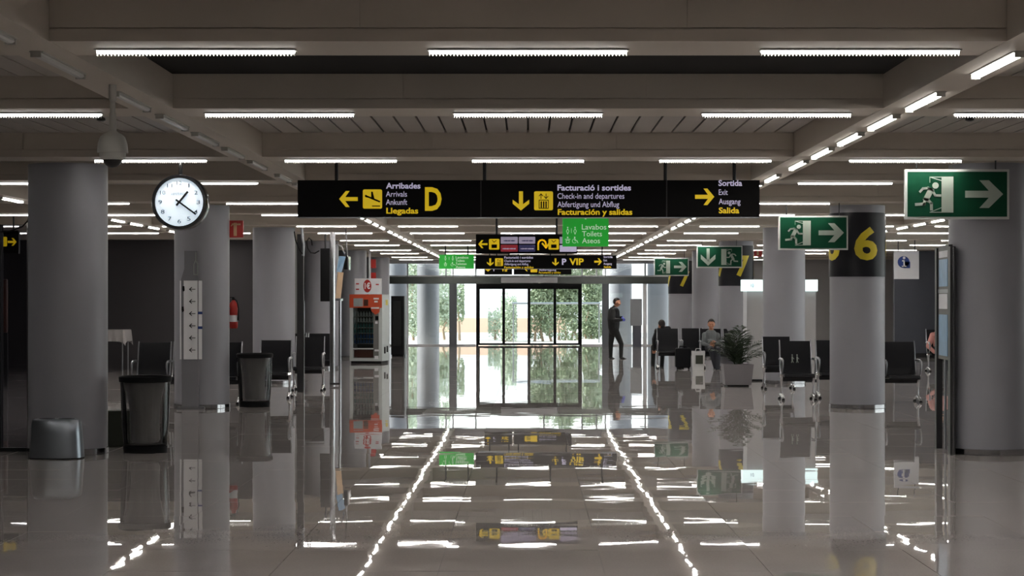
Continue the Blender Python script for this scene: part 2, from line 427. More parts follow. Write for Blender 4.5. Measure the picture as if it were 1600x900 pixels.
column(1339.5, 28.95, 'grey column with a dark band bearing a yellow 6', ('6', 1.97, 2.925, (9, -72, 92), .5, 2.21, .37))
column(1225, 37.6, 'plain grey column in front of the lit kiosk, without number band')
column(1150, 46, 'grey column with yellow 7 band behind the down arrow exit sign', ('7', 1.97, 2.93, (16, -62, 95), .5, 2.19, .36))
column(1104, 54.5, 'pale column between the two columns with yellow 7 bands')
column(1064, 63, 'far grey column with a yellow 7 band under the smallest exit sign', ('7', 1.85, 2.93, (12, -70), .5, 2.08, .36))
column(621, 71.6, 'daylit column outside the glass, above the black machine', ring=False)
column(669, 71.0, 'sunlit round column outside the glass, left of the sliding doors', ring=False)
column(970, 71.6, 'round column outside the glass behind the standing guard', ring=False)
column(1029, 71.6, 'bright column outside the glass, right of the white mullion', ring=False)
# ================================================================= LIGHTS
def make_tube(lit=True, louvre=True):
    nm = 'tube_light' if lit else 'unlit_tube_light'
    root = empty(nm, (0, 0, 0)); L = .565 if louvre else .535
    h = MB(); h.rbox(-L - .012, L + .012, -.04, .04, -.007, 0, .003, 2); h.build('housing', 'housing', root)
    t = MB()
    yz = [(-.024, -.006), (-.026, -.014), (-.019, -.020), (.019, -.020), (.026, -.014), (.024, -.006)] if louvre else [(-.024, -.007), (-.027, -.022), (-.013, -.031), (.013, -.031), (.027, -.022), (.024, -.007)]
    n = len(yz); vs = [(-L, y, z) for y, z in yz] + [(L, y, z) for y, z in yz]
    t.cur = 1; t.add(vs, [tuple(range(n)), tuple(range(2 * n - 1, n - 1, -1))] + [(i, i + n, (i + 1) % n + n, (i + 1) % n) for i in range(n)])
    t.mi[2 + 2] = 0                                     # the lens underneath gives the light, its flanks only glow
    t.build('tube', ['tube_lit', 'tube_side'] if lit else 'tube_unlit', root)
    if louvre:
        b = MB(); k = 56
        for i in range(k + 1):
            x = -L + 2 * L * i / k
            q = [(x + a * k_, b_ * k_, z_) for z_, k_ in ((-.0195, 1), (-.036, .45)) for a, b_ in ((.0062, 0), (0, .022), (-.0062, 0), (0, -.022))]
            b.add(q, [(3, 2, 1, 0), (4, 5, 6, 7), (0, 1, 5, 4), (1, 2, 6, 5), (2, 3, 7, 6), (3, 0, 4, 7)])
        b.build('louvre', 'louvre_metal', root, kind='stuff')
    else:
        for x in (-L - .015, L + .015):
            b = MB(); b.box(x - .008, x + .008, -.03, .03, -.036, -.0); b.build('end_cap', 'housing', root)
    return root
pA = make_tube(); pB = make_tube(True, False); pC = make_tube(False, False); used = set()
def place(proto, x, y, rz, label, group):
    o = proto if proto.name not in used and not used.add(proto.name) else copy_tree(proto)
    o.location = (x, y, ZB); o.rotation_euler = (0, 0, rz); tag(o, label, 'light', group); return o
colnames = {-10.25: 'outermost left', -8.3: 'second from the left wall', -6.38: 'in the left aisle', -3.83: 'outside the left main beam', -1.9: 'left of the middle', 0.: 'on the middle line',
            1.9: 'right of the middle', 3.83: 'outside the right main beam', 6.38: 'in the right aisle', 8.3: 'beyond the right aisle beam', 10.25: 'outermost right'}
seenrow = 0
for r, y in enumerate(ROWS):
    near = y < 10
    for x in colnames:
        inview = -.275 * y - .5 < x < .2583 * y + .5
        if abs(x) > 6.5 and not inview: continue
        if near and abs(x) > 6.5: continue
        if x < -5.62 and y > 44.8: continue
        if x > 10 and y > 54.9: continue
        if near: lab = 'white overhead tube light %s, %s' % ('just out of view' if r == 1 else 'behind the viewer', colnames[x])
        elif not inview: lab = 'tube light past the frame edge on %s ceiling beam, %s' % ('the nearest' if r == 2 else 'the %s' % ORD[r - 2], colnames[x])
        else: lab = 'white cross tube light on %s ceiling beam, %s' % ('the nearest' if r == 2 else 'the %s' % ORD[r - 2], colnames[x])
        place(pA, x, y - .03, 0, lab, 'tube lights across the ceiling beams')
offs = [.57, 2.69, 4.28, 5.84, 7.43]
for x, nm in ((-7.25, 'left aisle beam'), (-2.83, 'left main beam'), (2.83, 'right main beam'), (7.25, 'right aisle beam')):
    n = 0
    for k in range(-1, 7):
        for o_ in offs:
            y = 11.02 + 8.5 * k + o_
            if y > YF - 1 or y < 2.5: continue
            if x < -5.6 and y > 44: continue
            if abs(x) > 5 and (y < 20 or abs(x) > .3 * y): continue
            vis = -.275 * y < x < .2583 * y
            lit = not (x == -2.83 and y < 31)
            if not vis and abs(x) < 5 and y > 10.5: pass
            if vis:
                lab = '%s tube light%s in the row under the %s' % (('nearest lit' if n == 0 and lit else 'nearest' if n == 0 else ORD[n]), '' if lit else ', unlit,', nm); n += 1
            else: lab = 'tube light under the %s above the viewer, %s from behind' % (nm, ORD[int(y // 1.5)].replace('nearest', 'first'))
            place(pB if lit else pC, x, y, R(90), lab, 'tube lights in rows under the long beams')
# ================================================================= SIGNS
class Sign:
    """graphics laid out in the plane Y = d, coordinates given as the photograph shows them and turned into metres"""
    def __init__(s, name, d, cx, cy_bottom, label, cat='sign', group=None):
        s.d = d; s.root = empty(name, P(cx, cy_bottom, d), label, cat, group)
    def X(s, p): return XX(p, s.d)
    def Z(s, p): return ZZ(p, s.d)
    def panel(s, x0, x1, y0, y1, m, name='panel', depth=.10, r=0, dy=0, parent=None):
        mb = MB()
        if r: mb.rbox(s.X(x0), s.X(x1), s.d + dy, s.d + dy + depth, s.Z(y1), s.Z(y0), r, 4)
        else: mb.box(s.X(x0), s.X(x1), s.d + dy, s.d + dy + depth, s.Z(y1), s.Z(y0))
        return mb.build(name, m, parent or s.root)
    def text(s, t, x0, x1, yt, yb, m, bold=0., parent=None, dy=-.004, label=None):
        mb = MB(); add_text(mb, t, s.X(x0), s.X(x1), s.Z(yt), s.Z(yb), s.d + dy, bold); return mb.build('lettering', m, parent or s.root, label=label)
    def poly(s, pts, m, name='pictogram', parent=None, dy=-.006, mb=None):
        own = mb is None; mb = mb or MB(); mb.prism([(s.X(a), s.Z(b)) for a, b in pts], s.d + dy, s.d + dy + .004)
        return mb.build(name, m, parent or s.root) if own else mb
    def line(s, pts, wd, mb, dy=-.006):
        for (a, b), (c, e) in zip(pts[:-1], pts[1:]):
            L = math.hypot(c - a, e - b) or 1; nx, ny = -(e - b) / L * wd / 2, (c - a) / L * wd / 2; ux, uy = (c - a) / L * wd * .35, (e - b) / L * wd * .35
            s.poly([(a + nx - ux, b + ny - uy), (c + nx + ux, e + ny + uy), (c - nx + ux, e - ny + uy), (a - nx - ux, b - ny - uy)], None, mb=mb, dy=dy)
        return mb
    def disc(s, x, y, r, mb, dy=-.006, n=20): return s.poly([(x + r * math.cos(2 * math.pi * k / n), y + r * math.sin(2 * math.pi * k / n)) for k in range(n)], None, mb=mb, dy=dy)
    def rods(s, xs, ytop_z, y0, r=.012, m='dark_metal'):
        for x in xs:
            mb = MB(); mb.tube([(s.X(x), s.d + .05, s.Z(y0)), (s.X(x), s.d + .05, ytop_z)], r, 10); mb.build('hanging_rod', m, s.root, smooth=True)
    def arrow(s, cx, cy, sz, direction, m, wd=.21):
        # a barbed arrow in a box of sz px
        h = sz / 2; w_ = sz * wd; pts = [(-h, -w_ / 2), (h * .35, -w_ / 2), (-h * .12, -h * .86), (h * .28, -h * .86), (h, 0), (h * .28, h * .86), (-h * .12, h * .86), (h * .35, w_ / 2), (-h, w_ / 2)]
        ro = {'right': lambda a, b: (a, b), 'left': lambda a, b: (-a, b), 'down': lambda a, b: (b, a), 'up': lambda a, b: (b, -a)}[direction]
        tri = [[0, 1, 7, 8], [1, 4, 7], [1, 2, 3, 4], [4, 5, 6, 7]]
        mb = MB()
        for t in tri: s.poly([(cx + ro(*pts[i])[0], cy + ro(*pts[i])[1]) for i in t], None, mb=mb)
        return mb.build('arrow', m, s.root)
# --- the long black main sign
S = Sign('direction_sign', 21.5, 826, 340, 'long black overhead sign reading Arribades, Facturació i sortides and Sortida', 'sign')
for a, b in ((465, 750.6), (752, 1041), (1042.6, 1187)):
    S.panel(a, b, 281.5, 339.2, 'sign_black', 'sign_panel', .14)
mb = MB(); mb.box(S.X(465), S.X(1187), S.d - .004, S.d + .145, S.Z(340.4), S.Z(339.3)); mb.build('bottom_rail', 'satin_steel', S.root)
for a in (751.3, 1041.8):
    mb = MB(); mb.box(S.X(a - .6), S.X(a + .6), S.d - .002, S.d + .14, S.Z(339.3), S.Z(281.5)); mb.build('joint_strip', 'dark_metal', S.root)
S.rods((525, 757, 1040, 1148), ZC + .03, 282, .02)
S.arrow(544.5, 311, 29, 'left', 'sign_yellow')
pl = S.panel(567, 597, 296, 326, 'sign_yellow', 'pictogram_plate', .004, .018, -.004)
mb = MB(); S.line([(571.5, 306), (593, 315)], 2.6, mb, -.009); S.poly([(570.5, 304.5), (572.5, 304.5), (575, 309), (570.8, 308)], None, mb=mb, dy=-.009)
S.poly([(580, 299.5), (582.5, 299.5), (585.5, 312), (580, 310.5)], None, mb=mb, dy=-.009); S.line([(582, 322), (593.5, 322)], 1.6, mb, -.009)
mb.build('landing_plane', 'sign_black', pl)
W_, Y_ = 'sign_lilac', 'sign_yellow'
S.text('Arribades', 603, 657, 286, 294.5, W_, .028); S.text('Arrivals', 603, 636, 299, 307.3, W_, .004); S.text('Ankunft', 603, 636.3, 311.5, 320, W_, .004); S.text('Llegadas', 603.6, 653.5, 325, 333.5, Y_, .028)
S.text('D', 664, 690, 294, 328, Y_, .03)
S.arrow(814, 314, 30, 'down', 'sign_yellow')
pl = S.panel(834.5, 864, 299, 328.5, 'sign_yellow', 'pictogram_plate', .004, .018, -.004)
def lift_picto(S, x0, y0, sz, parent):
    k = sz / 30; mb = MB(); q = lambda a, b: (x0 + a * k, y0 + b * k)
    for r_ in (((8, 14), (22.5, 14)), ((8, 27), (22.5, 27)), ((8, 14), (8, 27)), ((22.5, 14), (22.5, 27))): S.line([q(*r_[0]), q(*r_[1])], 1.2 * k, mb, -.009)
    for a in (11.5, 15.3, 19):
        S.disc(*q(a, 17), 1.3 * k, mb, -.009, 10); S.line([q(a, 18.5), q(a, 25.5)], 2.2 * k, mb, -.009)
    for a, f in ((11, 1), (19, -1)):
        S.line([q(a, 4), q(a, 11.5)], 1.2 * k, mb, -.009)
        t = 4 if f > 0 else 11.5
        S.line([q(a - 3, t + 3.4 * f), q(a, t)], 1.2 * k, mb, -.009); S.line([q(a + 3, t + 3.4 * f), q(a, t)], 1.2 * k, mb, -.009)
    return mb.build('lift_symbol', 'sign_black', parent)
lift_picto(S, 834.5, 299, 29.5, pl)
S.text('Facturació i sortides', 871, 986, 289, 297.5, W_, .028); S.text('Check-in and departures', 871, 975.5, 302, 310.5, W_, .004)
S.text('Abfertigung und Abflug', 871, 967.5, 315, 323.5, W_, .004); S.text('Facturación y salidas', 871.5, 988, 327, 335.5, Y_, .028)
S.arrow(1101, 307.5, 30, 'right', 'sign_yellow')
S.text('Sortida', 1122.5, 1159.5, 281.8, 290.3, W_, .028); S.text('Exit', 1123, 1137, 296, 304.5, W_, .004); S.text('Ausgang', 1123, 1157, 310.5, 319, W_, .004); S.text('Salida', 1123, 1155, 324.5, 333, Y_, .028)
# --- second hanging sign with the company plates
S = Sign('direction_sign', 35.2, 823, 396.5, 'black overhead sign with a U-turn arrow and coloured company plates', 'sign')
S.panel(743.5, 902, 366, 396.3, 'sign_black', 'sign_panel', .14); S.rods((776, 870), ZC + .03, 366, .02)
S.arrow(754.5, 381.5, 14.5, 'left', Y_, .2)
for x in (764, 857):
    pl = S.panel(x, x + 16.3, 373.3, 390, Y_, 'pictogram_plate', .004, .02, -.004)
    mb = MB(); S.poly([(x + 4, 382), (x + 12.5, 382), (x + 12.5, 387.5), (x + 4, 387.5)], None, mb=mb, dy=-.009); S.line([(x + 5, 375.5), (x + 8, 378.5), (x + 11.5, 375.5)], 1, mb, -.009); mb.build('counter_symbol', 'sign_black', pl)
for x0, x1, y0, y1, m, tm in ((782.5, 809, 370, 380.8, 'logo_lilac', 'logo_blue'), (810.7, 836.3, 370, 380.8, 'logo_lilac', 'logo_blue'), (782.5, 809, 382.6, 393.2, 'logo_red', 'logo_lilac'), (810.7, 836.3, 382.6, 393.2, 'logo_blue', 'logo_lilac'),
                       (874.5, 901, 370, 380.8, 'logo_lilac', None), (874.5, 901, 383, 393.4, 'sign_lilac', None)):
    pl = S.panel(x0, x1, y0, y1, m, 'company_plate', .004, .012, -.004)
    if tm:
        mb = MB(); xm = x0 + 3 if m != 'logo_lilac' else x0 + 5
        yy = (y0 + y1) / 2 + .8; k = 0
        while xm < x1 - 4:
            S.line([(xm, yy), (xm + 1.2 + .5 * (k % 3), yy)], 1.3 + .5 * (k % 2), mb, -.009); xm += 2.4 + .4 * (k % 2); k += 1
        mb.build('plate_lettering', tm, pl)
mb = MB(); pts = [(841, 390), (841, 381)] + [(847 - 6 * math.cos(a / 6 * math.pi), 381 - 6 * math.sin(a / 6 * math.pi)) for a in range(1, 6)] + [(853, 381), (853, 387)]
S.line(pts, 2.6, mb); S.line([(847.5, 380.5), (853, 387)], 2.6, mb); S.line([(858, 380.5), (853, 387)], 2.6, mb); mb.build('arrow', Y_, S.root)
# --- green toilet sign beside it
S = Sign('toilet_sign', 26.0, 915, 385, 'bright green sign reading Lavabos Toilets Aseos, below the long black sign', 'sign')
S.panel(879, 951, 322, 385, 'sign_green', 'sign_panel', .12); S.rods((890, 940), ZC + .03, 322, .015)
G = 'sign_green_text'
S.arrow(915, 331, 24, 'down', G, .22)
S.text('Lavabos', 909, 947.5, 350.5, 358.6, G, .006); S.text('Toilets', 909.5, 940.5, 361.2, 369.2, G, .006); S.text('Aseos', 909.5, 937.5, 372, 380, G, .006)
def wc(S, x, y, k, m=G):
    mb = MB()
    for a, sgn in ((0, 1), (11.5, -1)):
        S.disc(x + a, y - 5.5 * k, 1.1 * k, mb, n=10); S.line([(x + a, y - 3.5 * k), (x + a - 2 * k, y), (x + a, y + 5 * k), (x + a + 2 * k, y), (x + a, y - 3.5 * k)], .7 * k, mb)
    S.line([(x + 5.8, y - 4 * k), (x + 5.8, y + 3 * k)], .6 * k, mb)
    S.disc(x, y + 10 * k, 1.2 * k, mb, n=10); S.line([(x - 4 * k, y + 13 * k), (x, y + 12.5 * k), (x + 4 * k, y + 13 * k)], .8 * k, mb); S.line([(x - 2.5 * k, y + 14.5 * k), (x + 2.5 * k, y + 14.5 * k), (x + 2 * k, y + 18.5 * k), (x - 2 * k, y + 18.5 * k), (x - 2.5 * k, y + 14.5 * k)], .8 * k, mb)
    S.disc(x + 11, y + 10 * k, 1.2 * k, mb, n=10); S.line([(x + 11, y + 11.5 * k), (x + 11.5, y + 15 * k), (x + 14.5, y + 15 * k), (x + 16, y + 18.5 * k)], .9 * k, mb)
    S.line([(x + 10.5 + 3.3 * k * math.cos(t * .7 + .6), y + 15.6 * k + 3.3 * k * math.sin(t * .7 + .6)) for t in range(0, 8)], .6 * k, mb)
    mb.build('pictogram', m, S.root, kind='stuff')
wc(S, 887, 361, 1.)
# --- far signs
S = Sign('direction_sign', 51.6, 853, 420, 'far black overhead sign reading Facturació, P VIP and Sortida', 'sign')
S.panel(743, 963.5, 399, 419.8, 'sign_black', 'sign_panel', .2); S.rods((776, 860, 941), ZC + .03, 399, .02)
mb = MB(); mb.box(S.X(743), S.X(963.5), S.d, S.d + .2, S.Z(420.4), S.Z(419.85)); mb.build('bottom_rail', 'satin_steel', S.root)
S.arrow(766, 409.7, 12, 'down', Y_, .24); pl = S.panel(773.5, 786, 403.5, 415.7, Y_, 'pictogram_plate', .004, .02, -.004); lift_picto(S, 773.5, 403.5, 12.3, pl)
S.text('Facturació i sortides', 788, 833, 400.6, 404, W_, .02); S.text('Check-in and departures', 788, 829, 406, 409.3, W_, .01); S.text('Abfertigung und Abflug', 788, 825.5, 411, 414.3, W_, .01); S.text('Facturación y salidas', 788, 833.5, 416, 419.2, Y_, .02)
S.arrow(868, 409.5, 11.5, 'down', Y_, .24); S.text('P', 878, 885, 404.5, 413.5, W_, .03); S.text('VIP', 889.5, 912, 404, 413.7, Y_, .03); S.arrow(934.5, 408.8, 12, 'right', Y_, .24)
S.text('Sortida', 943, 957, 399.8, 403, W_, .02); S.text('Exit', 943, 948.5, 405.2, 408.3, W_, .01); S.text('Ausgang', 943, 956, 410.5, 413.6, W_, .01); S.text('Salida', 943.5, 955, 415.8, 418.6, Y_, .02)
S = Sign('toilet_sign', 51.8, 713, 420, 'far green toilet sign hung left of the black VIP sign', 'sign')
S.panel(686, 740.3, 398, 419.8, 'sign_green', 'sign_panel', .2); S.rods((696, 731), ZC + .03, 398, .02)
for t, x1, a in (('Lavabos', 732, 400.5), ('Toilets', 726, 405.5), ('Toiletten', 729, 410.5), ('Aseos', 727, 415.5)): S.text(t, 712, x1, a, a + 3.5, G, .01)
wc(S, 696, 404, .62)
S = Sign('direction_sign', 58.6, 825, 429.5, 'farthest black overhead sign, half hidden below the VIP sign', 'sign')
S.panel(757, 800, 410, 429, 'sign_black', 'sign_panel', .2); S.panel(802.8, 893, 410, 429, 'sign_black', 'sign_panel', .2); S.rods((765, 795, 810, 885), ZC + .03, 410, .02)
S.arrow(762.5, 419.5, 10, 'down', Y_, .24); S.text('P', 771, 775, 416.5, 423.5, W_, .02); S.text('VIP', 783, 795, 416.5, 424, Y_, .03)
S.arrow(824, 419.5, 10, 'left', Y_, .24); S.panel(829, 839.5, 415.5, 425.5, Y_, 'pictogram_plate', .004, .02, -.004)
S.text('Abfertigung', 842, 869, 420.2, 423.2, W_, .01); S.text('Facturación y salidas', 842, 876, 424.3, 427.2, Y_, .01)
# --- emergency exit signs
def exit_sign(d, x0, x1, y0, y1, label, mirrored=False):
    S = Sign('exit_sign', d, (x0 + x1) / 2, y1, label, 'exit sign', 'green exit signs hanging on the right')
    kx = (x1 - x0) / 660.; ky = (y1 - y0) / 325.
    q = (lambda u, v: (x1 - (u - 855) * kx, y0 + (v - 150) * ky)) if mirrored else (lambda u, v: (x0 + (u - 855) * kx, y0 + (v - 150) * ky))
    S.panel(x0, x1, y0, y1, 'exit_frame', 'frame', .05)
    S.panel(x0 + 16 * kx, x1 - 14 * kx, y0 + 16 * ky, y1 - 16 * ky, 'exit_green', 'sign_face', .004, 0, -.003)
    mb = MB(); Q = lambda L_: [q(a, b) for a, b in L_]
    S.poly(Q([(1086, 198), (1160, 198), (1160, 432), (1086, 432)]), None, mb=mb, dy=-.008)
    S.line(Q([(1012, 201), (1090, 201)]), 5 * ky, mb, -.008); S.line(Q([(1012, 201), (1086, 224)]), 5 * ky, mb, -.008); S.line(Q([(1012, 430), (1090, 430)]), 5 * ky, mb, -.008); S.line(Q([(1012, 430), (1086, 400)]), 5 * ky, mb, -.008); S.line(Q([(1012, 201), (1012, 236)]), 4 * kx, mb, -.008)
    mb.build('door_symbol', 'exit_pale', S.root)
    mb = MB(); S.disc(*q(1047, 256), 20 * kx, mb, -.009)
    for pts, wd in (([(1018, 286), (988, 345)], 36), ([(1000, 272), (968, 276), (950, 296)], 15), ([(1000, 270), (1024, 282)], 15), ([(1030, 292), (1046, 321), (1078, 321)], 15), ([(982, 345), (975, 376), (924, 379)], 18), ([(995, 345), (1021, 372), (1022, 412)], 18)):
        S.line(Q(pts), wd * (kx + ky) / 2, mb, -.009)
    mb.build('running_figure', 'exit_pale', S.root)
    mb = MB()
    if not mirrored:
        for t in ([(1235, 290), (1390, 290), (1390, 335), (1235, 335)], [(1385, 290), (1325, 222), (1385, 222), (1475, 312)], [(1475, 312), (1385, 402), (1325, 402), (1385, 335)], [(1385, 290), (1475, 312), (1385, 335)]): S.poly(Q(t), None, mb=mb, dy=-.009)
    else:
        c = (x0 + 165 * kx); u = lambda a, b: (c + a * kx, y0 + b * ky)
        for t in ([(-22, 40), (22, 40), (22, 230), (-22, 230)], [(-22, 205), (-105, 130), (-105, 195), (0, 292)], [(22, 205), (105, 130), (105, 195), (0, 292)], [(-22, 205), (22, 205), (0, 292)]): S.poly([u(*z) for z in t], None, mb=mb, dy=-.009)
    mb.build('arrow', 'exit_pale', S.root)
    S.rods((x0 + (x1 - x0) * .12, x0 + (x1 - x0) * .88), ZB + .003 if abs(min(ROWS, key=lambda r: abs(r - d)) - d) < .3 else ZC + .03, y0, .008)
exit_sign(19.62, 1414, 1577, 264.5, 342.5, 'largest green exit sign, arrow pointing right, at the upper right')
exit_sign(28.12, 1216.5, 1325, 337, 390.5, 'second largest green exit sign, beside the yellow 6 column')
exit_sign(45.12, 1088.5, 1160, 384, 418.5, 'green exit sign with a down arrow, in front of a yellow 7', True)
exit_sign(53.62, 1022, 1076, 403, 431, 'smallest green exit sign, arrow pointing right')
# --- information plate
S = Sign('information_sign', 46, 1417, 436, 'square white hanging sign with a dark blue letter i disc', 'sign')
S.panel(1397.5, 1436, 392, 436, 'white_plate', 'sign_panel', .08); S.rods((1404, 1430), ZC + .02, 392, .012)
mb = MB(); S.disc(1411.8, 409.5, 9.3, mb); S.poly([(1412, 409), (1422, 409), (1422, 419), (1412, 419)], None, mb=mb); dsk = mb.build('disc', 'blue', S.root)
mb = MB(); S.disc(1412.5, 403, 2.1, mb, -.012); S.line([(1410, 407.5), (1412.5, 407.5), (1412.5, 416)], 2.2, mb, -.012); S.line([(1409.5, 416), (1415.5, 416)], 1.6, mb, -.012); mb.build('letter', 'white', dsk)
# --- small yellow arrow sign at far left
S = Sign('direction_sign', 33., 12, 396, 'small black sign with yellow arrow seen through the left glass panel', 'sign')
S.panel(-16, 29, 360, 396, 'sign_black', 'sign_panel', .1); S.rods((-8, 20), ZC + .02, 360, .015)
S.arrow(19, 378, 14, 'right', Y_, .24); S.panel(-1, 11, 370, 385, Y_, 'pictogram_plate', .004, .02, -.004)
# --- red fire signs
S = Sign('fire_sign', 29.05, 367, 371, 'red fire point sign on the column above the extinguisher', 'sign')
S.panel(353.3, 380, 344.5, 371, 'red', 'sign_plate', .03)
mb = MB(); S.line([(363, 350.5), (375, 350.5)], 2.6, mb); S.line([(367.5, 350), (367.5, 367)], 5, mb); S.line([(363, 350.5), (361.5, 353)], 1.5, mb); mb.build('extinguisher_symbol', 'poster_tan', S.root)
mb = MB(); mb.box(-4.93 + .41 - .02, S.X(356), 29.06, 29.08, S.Z(366), S.Z(349)); mb.build('bracket', 'dark_metal', S.root)
S = Sign('fire_sign', 55.2, 1184, 401, 'small red hanging fire sign left of the pale kiosk column', 'sign')
S.panel(1177, 1191, 386, 401, 'red', 'sign_plate', .05); S.rods((1184,), ZC + .02, 386, .015)
mb = MB(); S.line([(1184, 389), (1184, 398)], 3, mb); mb.build('extinguisher_symbol', 'poster_tan', S.root)
S = Sign('fire_sign', 54.15, 583, 435, 'narrow dark red notice on a post above the vending machine', 'sign')
S.panel(579.5, 587.5, 405, 419, 'red', 'sign_plate', .04); S.panel(579.5, 587.5, 426, 435, 'red', 'sign_plate', .04)
mb = MB(); mb.box(S.X(576.3), S.X(579.2), S.d - .02, S.d + .03, 0, ZC + .03); mb.build('post', 'white_plate', S.root)
# ================================================================= CLOCK
d = 19.63; cx, cz = XX(280.8, d), ZZ(316, d); r0 = 43.5 * d / F
ck = empty('wall_clock', (cx, d, ZB), 'round black-rimmed clock showing twenty past one, hung from the beam', 'clock')
ck.name = 'hanging_clock'
def ydisc(mb, x, z, prof, n=48):                                     # lathe about the Y axis: prof (r, y)
    vs = []; fs = []
    for r_, y_ in prof:
        for k in range(n): a = 2 * math.pi * k / n; vs.append((x + r_ * math.cos(a), y_, z + r_ * math.sin(a)))
    for j in range(len(prof) - 1):
        for k in range(n): fs.append((j * n + k, (j + 1) * n + k, (j + 1) * n + (k + 1) % n, j * n + (k + 1) % n))
    fs.append(tuple(range(n))); fs.append(tuple((len(prof) - 1) * n + k for k in range(n - 1, -1, -1)))
    return mb.add(vs, fs)
mb = MB(); ydisc(mb, cx, cz, [(r0 * .86, d - .02), (r0 * .865, d - .045), (r0 * .97, d - .045), (r0, d - .02), (r0, d + .13), (r0 * .94, d + .16)]); mb.build('case', 'black_gloss', ck, smooth=True)
rf = r0 * .868; yf = d - .024
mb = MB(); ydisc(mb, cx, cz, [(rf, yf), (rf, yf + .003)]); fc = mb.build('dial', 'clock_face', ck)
s_ = d / F
for n_ in range(1, 13):
    a = R(30 * n_); t = str(n_); u = cx + .79 * rf * math.sin(a); v = cz + .79 * rf * math.cos(a)
    wd = (8.5 if n_ >= 10 else (2.2 if n_ == 1 else 5.8)) * s_; hh = 6.2 * s_
    mb = MB(); add_text(mb, t, u - wd / 2, u + wd / 2, v + hh / 2, v - hh / 2, yf - .002, .008); mb.build('numeral', 'wall_slate', fc)
mb = MB()
for k in range(60):
    a = R(6 * k); q = Matrix.Rotation(-a, 4, 'Y'); q = Matrix.Translation((cx, yf - .002, cz)) @ Matrix.Rotation(a, 4, 'Y')
    mb.box(-.0008, .0008, -.0005, .0005, rf * .94, rf * (.985 if k % 5 else .995), q)
mb.build('minute_marks', 'wall_slate', fc, kind='stuff')
mb = MB(); add_text(mb, 'FESTINA', cx - 12 * s_, cx + 10.5 * s_, cz + 14.5 * s_, cz + 10.7 * s_, yf - .002, -.004); mb.build('lettering', 'wall_slate', fc)
for (ex, ez), L0, wd, nm in (((294.5, 299.5), -7, 3.4, 'hour_hand'), ((307, 335.2), -6.5, 2.8, 'minute_hand')):
    dx, dz = ex - 280.8, 316 - ez; L = math.hypot(dx, dz); ang = math.atan2(dx, dz)
    q = Matrix.Translation((cx, yf - .008, cz)) @ Matrix.Rotation(ang, 4, 'Y')
    mb = MB(); mb.box(-wd / 2 * s_, wd / 2 * s_, -.002, .002, L0 * s_, L * s_, q); mb.build(nm, 'black_gloss', ck)
mb = MB(); ydisc(mb, cx, cz, [(2.4 * s_, yf - .014), (2.4 * s_, yf - .004)], 16); mb.build('hub', 'black_gloss', ck)
mb = MB(); mb.tube([(cx, d + .05, cz + r0 - .02), (cx, d + .05, ZB + .004)], .021, 12); mb.build('stem', 'black_gloss', ck, smooth=True)
# ================================================================= DOME CAMERA
d = 12.75; cx = XX(176, d); z = lambda p: ZZ(p, d); k = d / F
z0_top = ZB
dc = empty('dome_camera', (cx, d, ZB), 'pale dome security camera with black bubble under the left beam', 'camera')
mb = MB(); mb.lathe([(6 * k, ZB), (6 * k, z(156)), (4.2 * k, z(158)), (4.2 * k, z(176)), (5.4 * k, z(178)), (5.6 * k, z(204)), (6.2 * k, z(206)), (0.01, z(206.5))][::-1], cx, d, 24, cap=False); mb.build('stem', 'housing', dc, smooth=True)
mb = MB(); mb.lathe([(5.5 * k, z(204.5)), (13 * k, z(209)), (19 * k, z(214)), (22.5 * k, z(224)), (24 * k, z(238)), (23.5 * k, z(239)), (20.5 * k, z(239)), (20 * k, z(246)), (16 * k, z(250)), (15 * k, z(247))][::-1], cx, d, 32, cap=False); mb.build('shroud', 'housing', dc, smooth=True)
mb = MB(); mb.lathe([(0.001, z(262)), (6 * k, z(261)), (11 * k, z(257.5)), (14.5 * k, z(252)), (15.6 * k, z(246))], cx, d, 32, cap=False); mb.build('bubble', 'black_gloss', dc, smooth=True)
# small smoke detectors
for px, py, dd, lab in ((1515, 190, 16.9, 'small dark smoke detector below the ceiling at the upper right'), (158, 197, 16.9, 'small dark smoke detector behind the dome camera')):
    x = XX(px, dd); rt = empty('smoke_detector', (x, dd, ZC), lab, 'detector')
    mb = MB(); mb.lathe([(.01, ZC + .03), (.012, ZC - .05)][::-1], x, dd, 10); mb.build('stem', 'dark_metal', rt)
    mb = MB(); mb.lathe([(.012, ZC - .05), (.035, ZC - .065), (.04, ZC - .085), (.02, ZC - .095)][::-1], x, dd, 16); mb.build('sensor_head', 'dark_metal', rt, smooth=True)
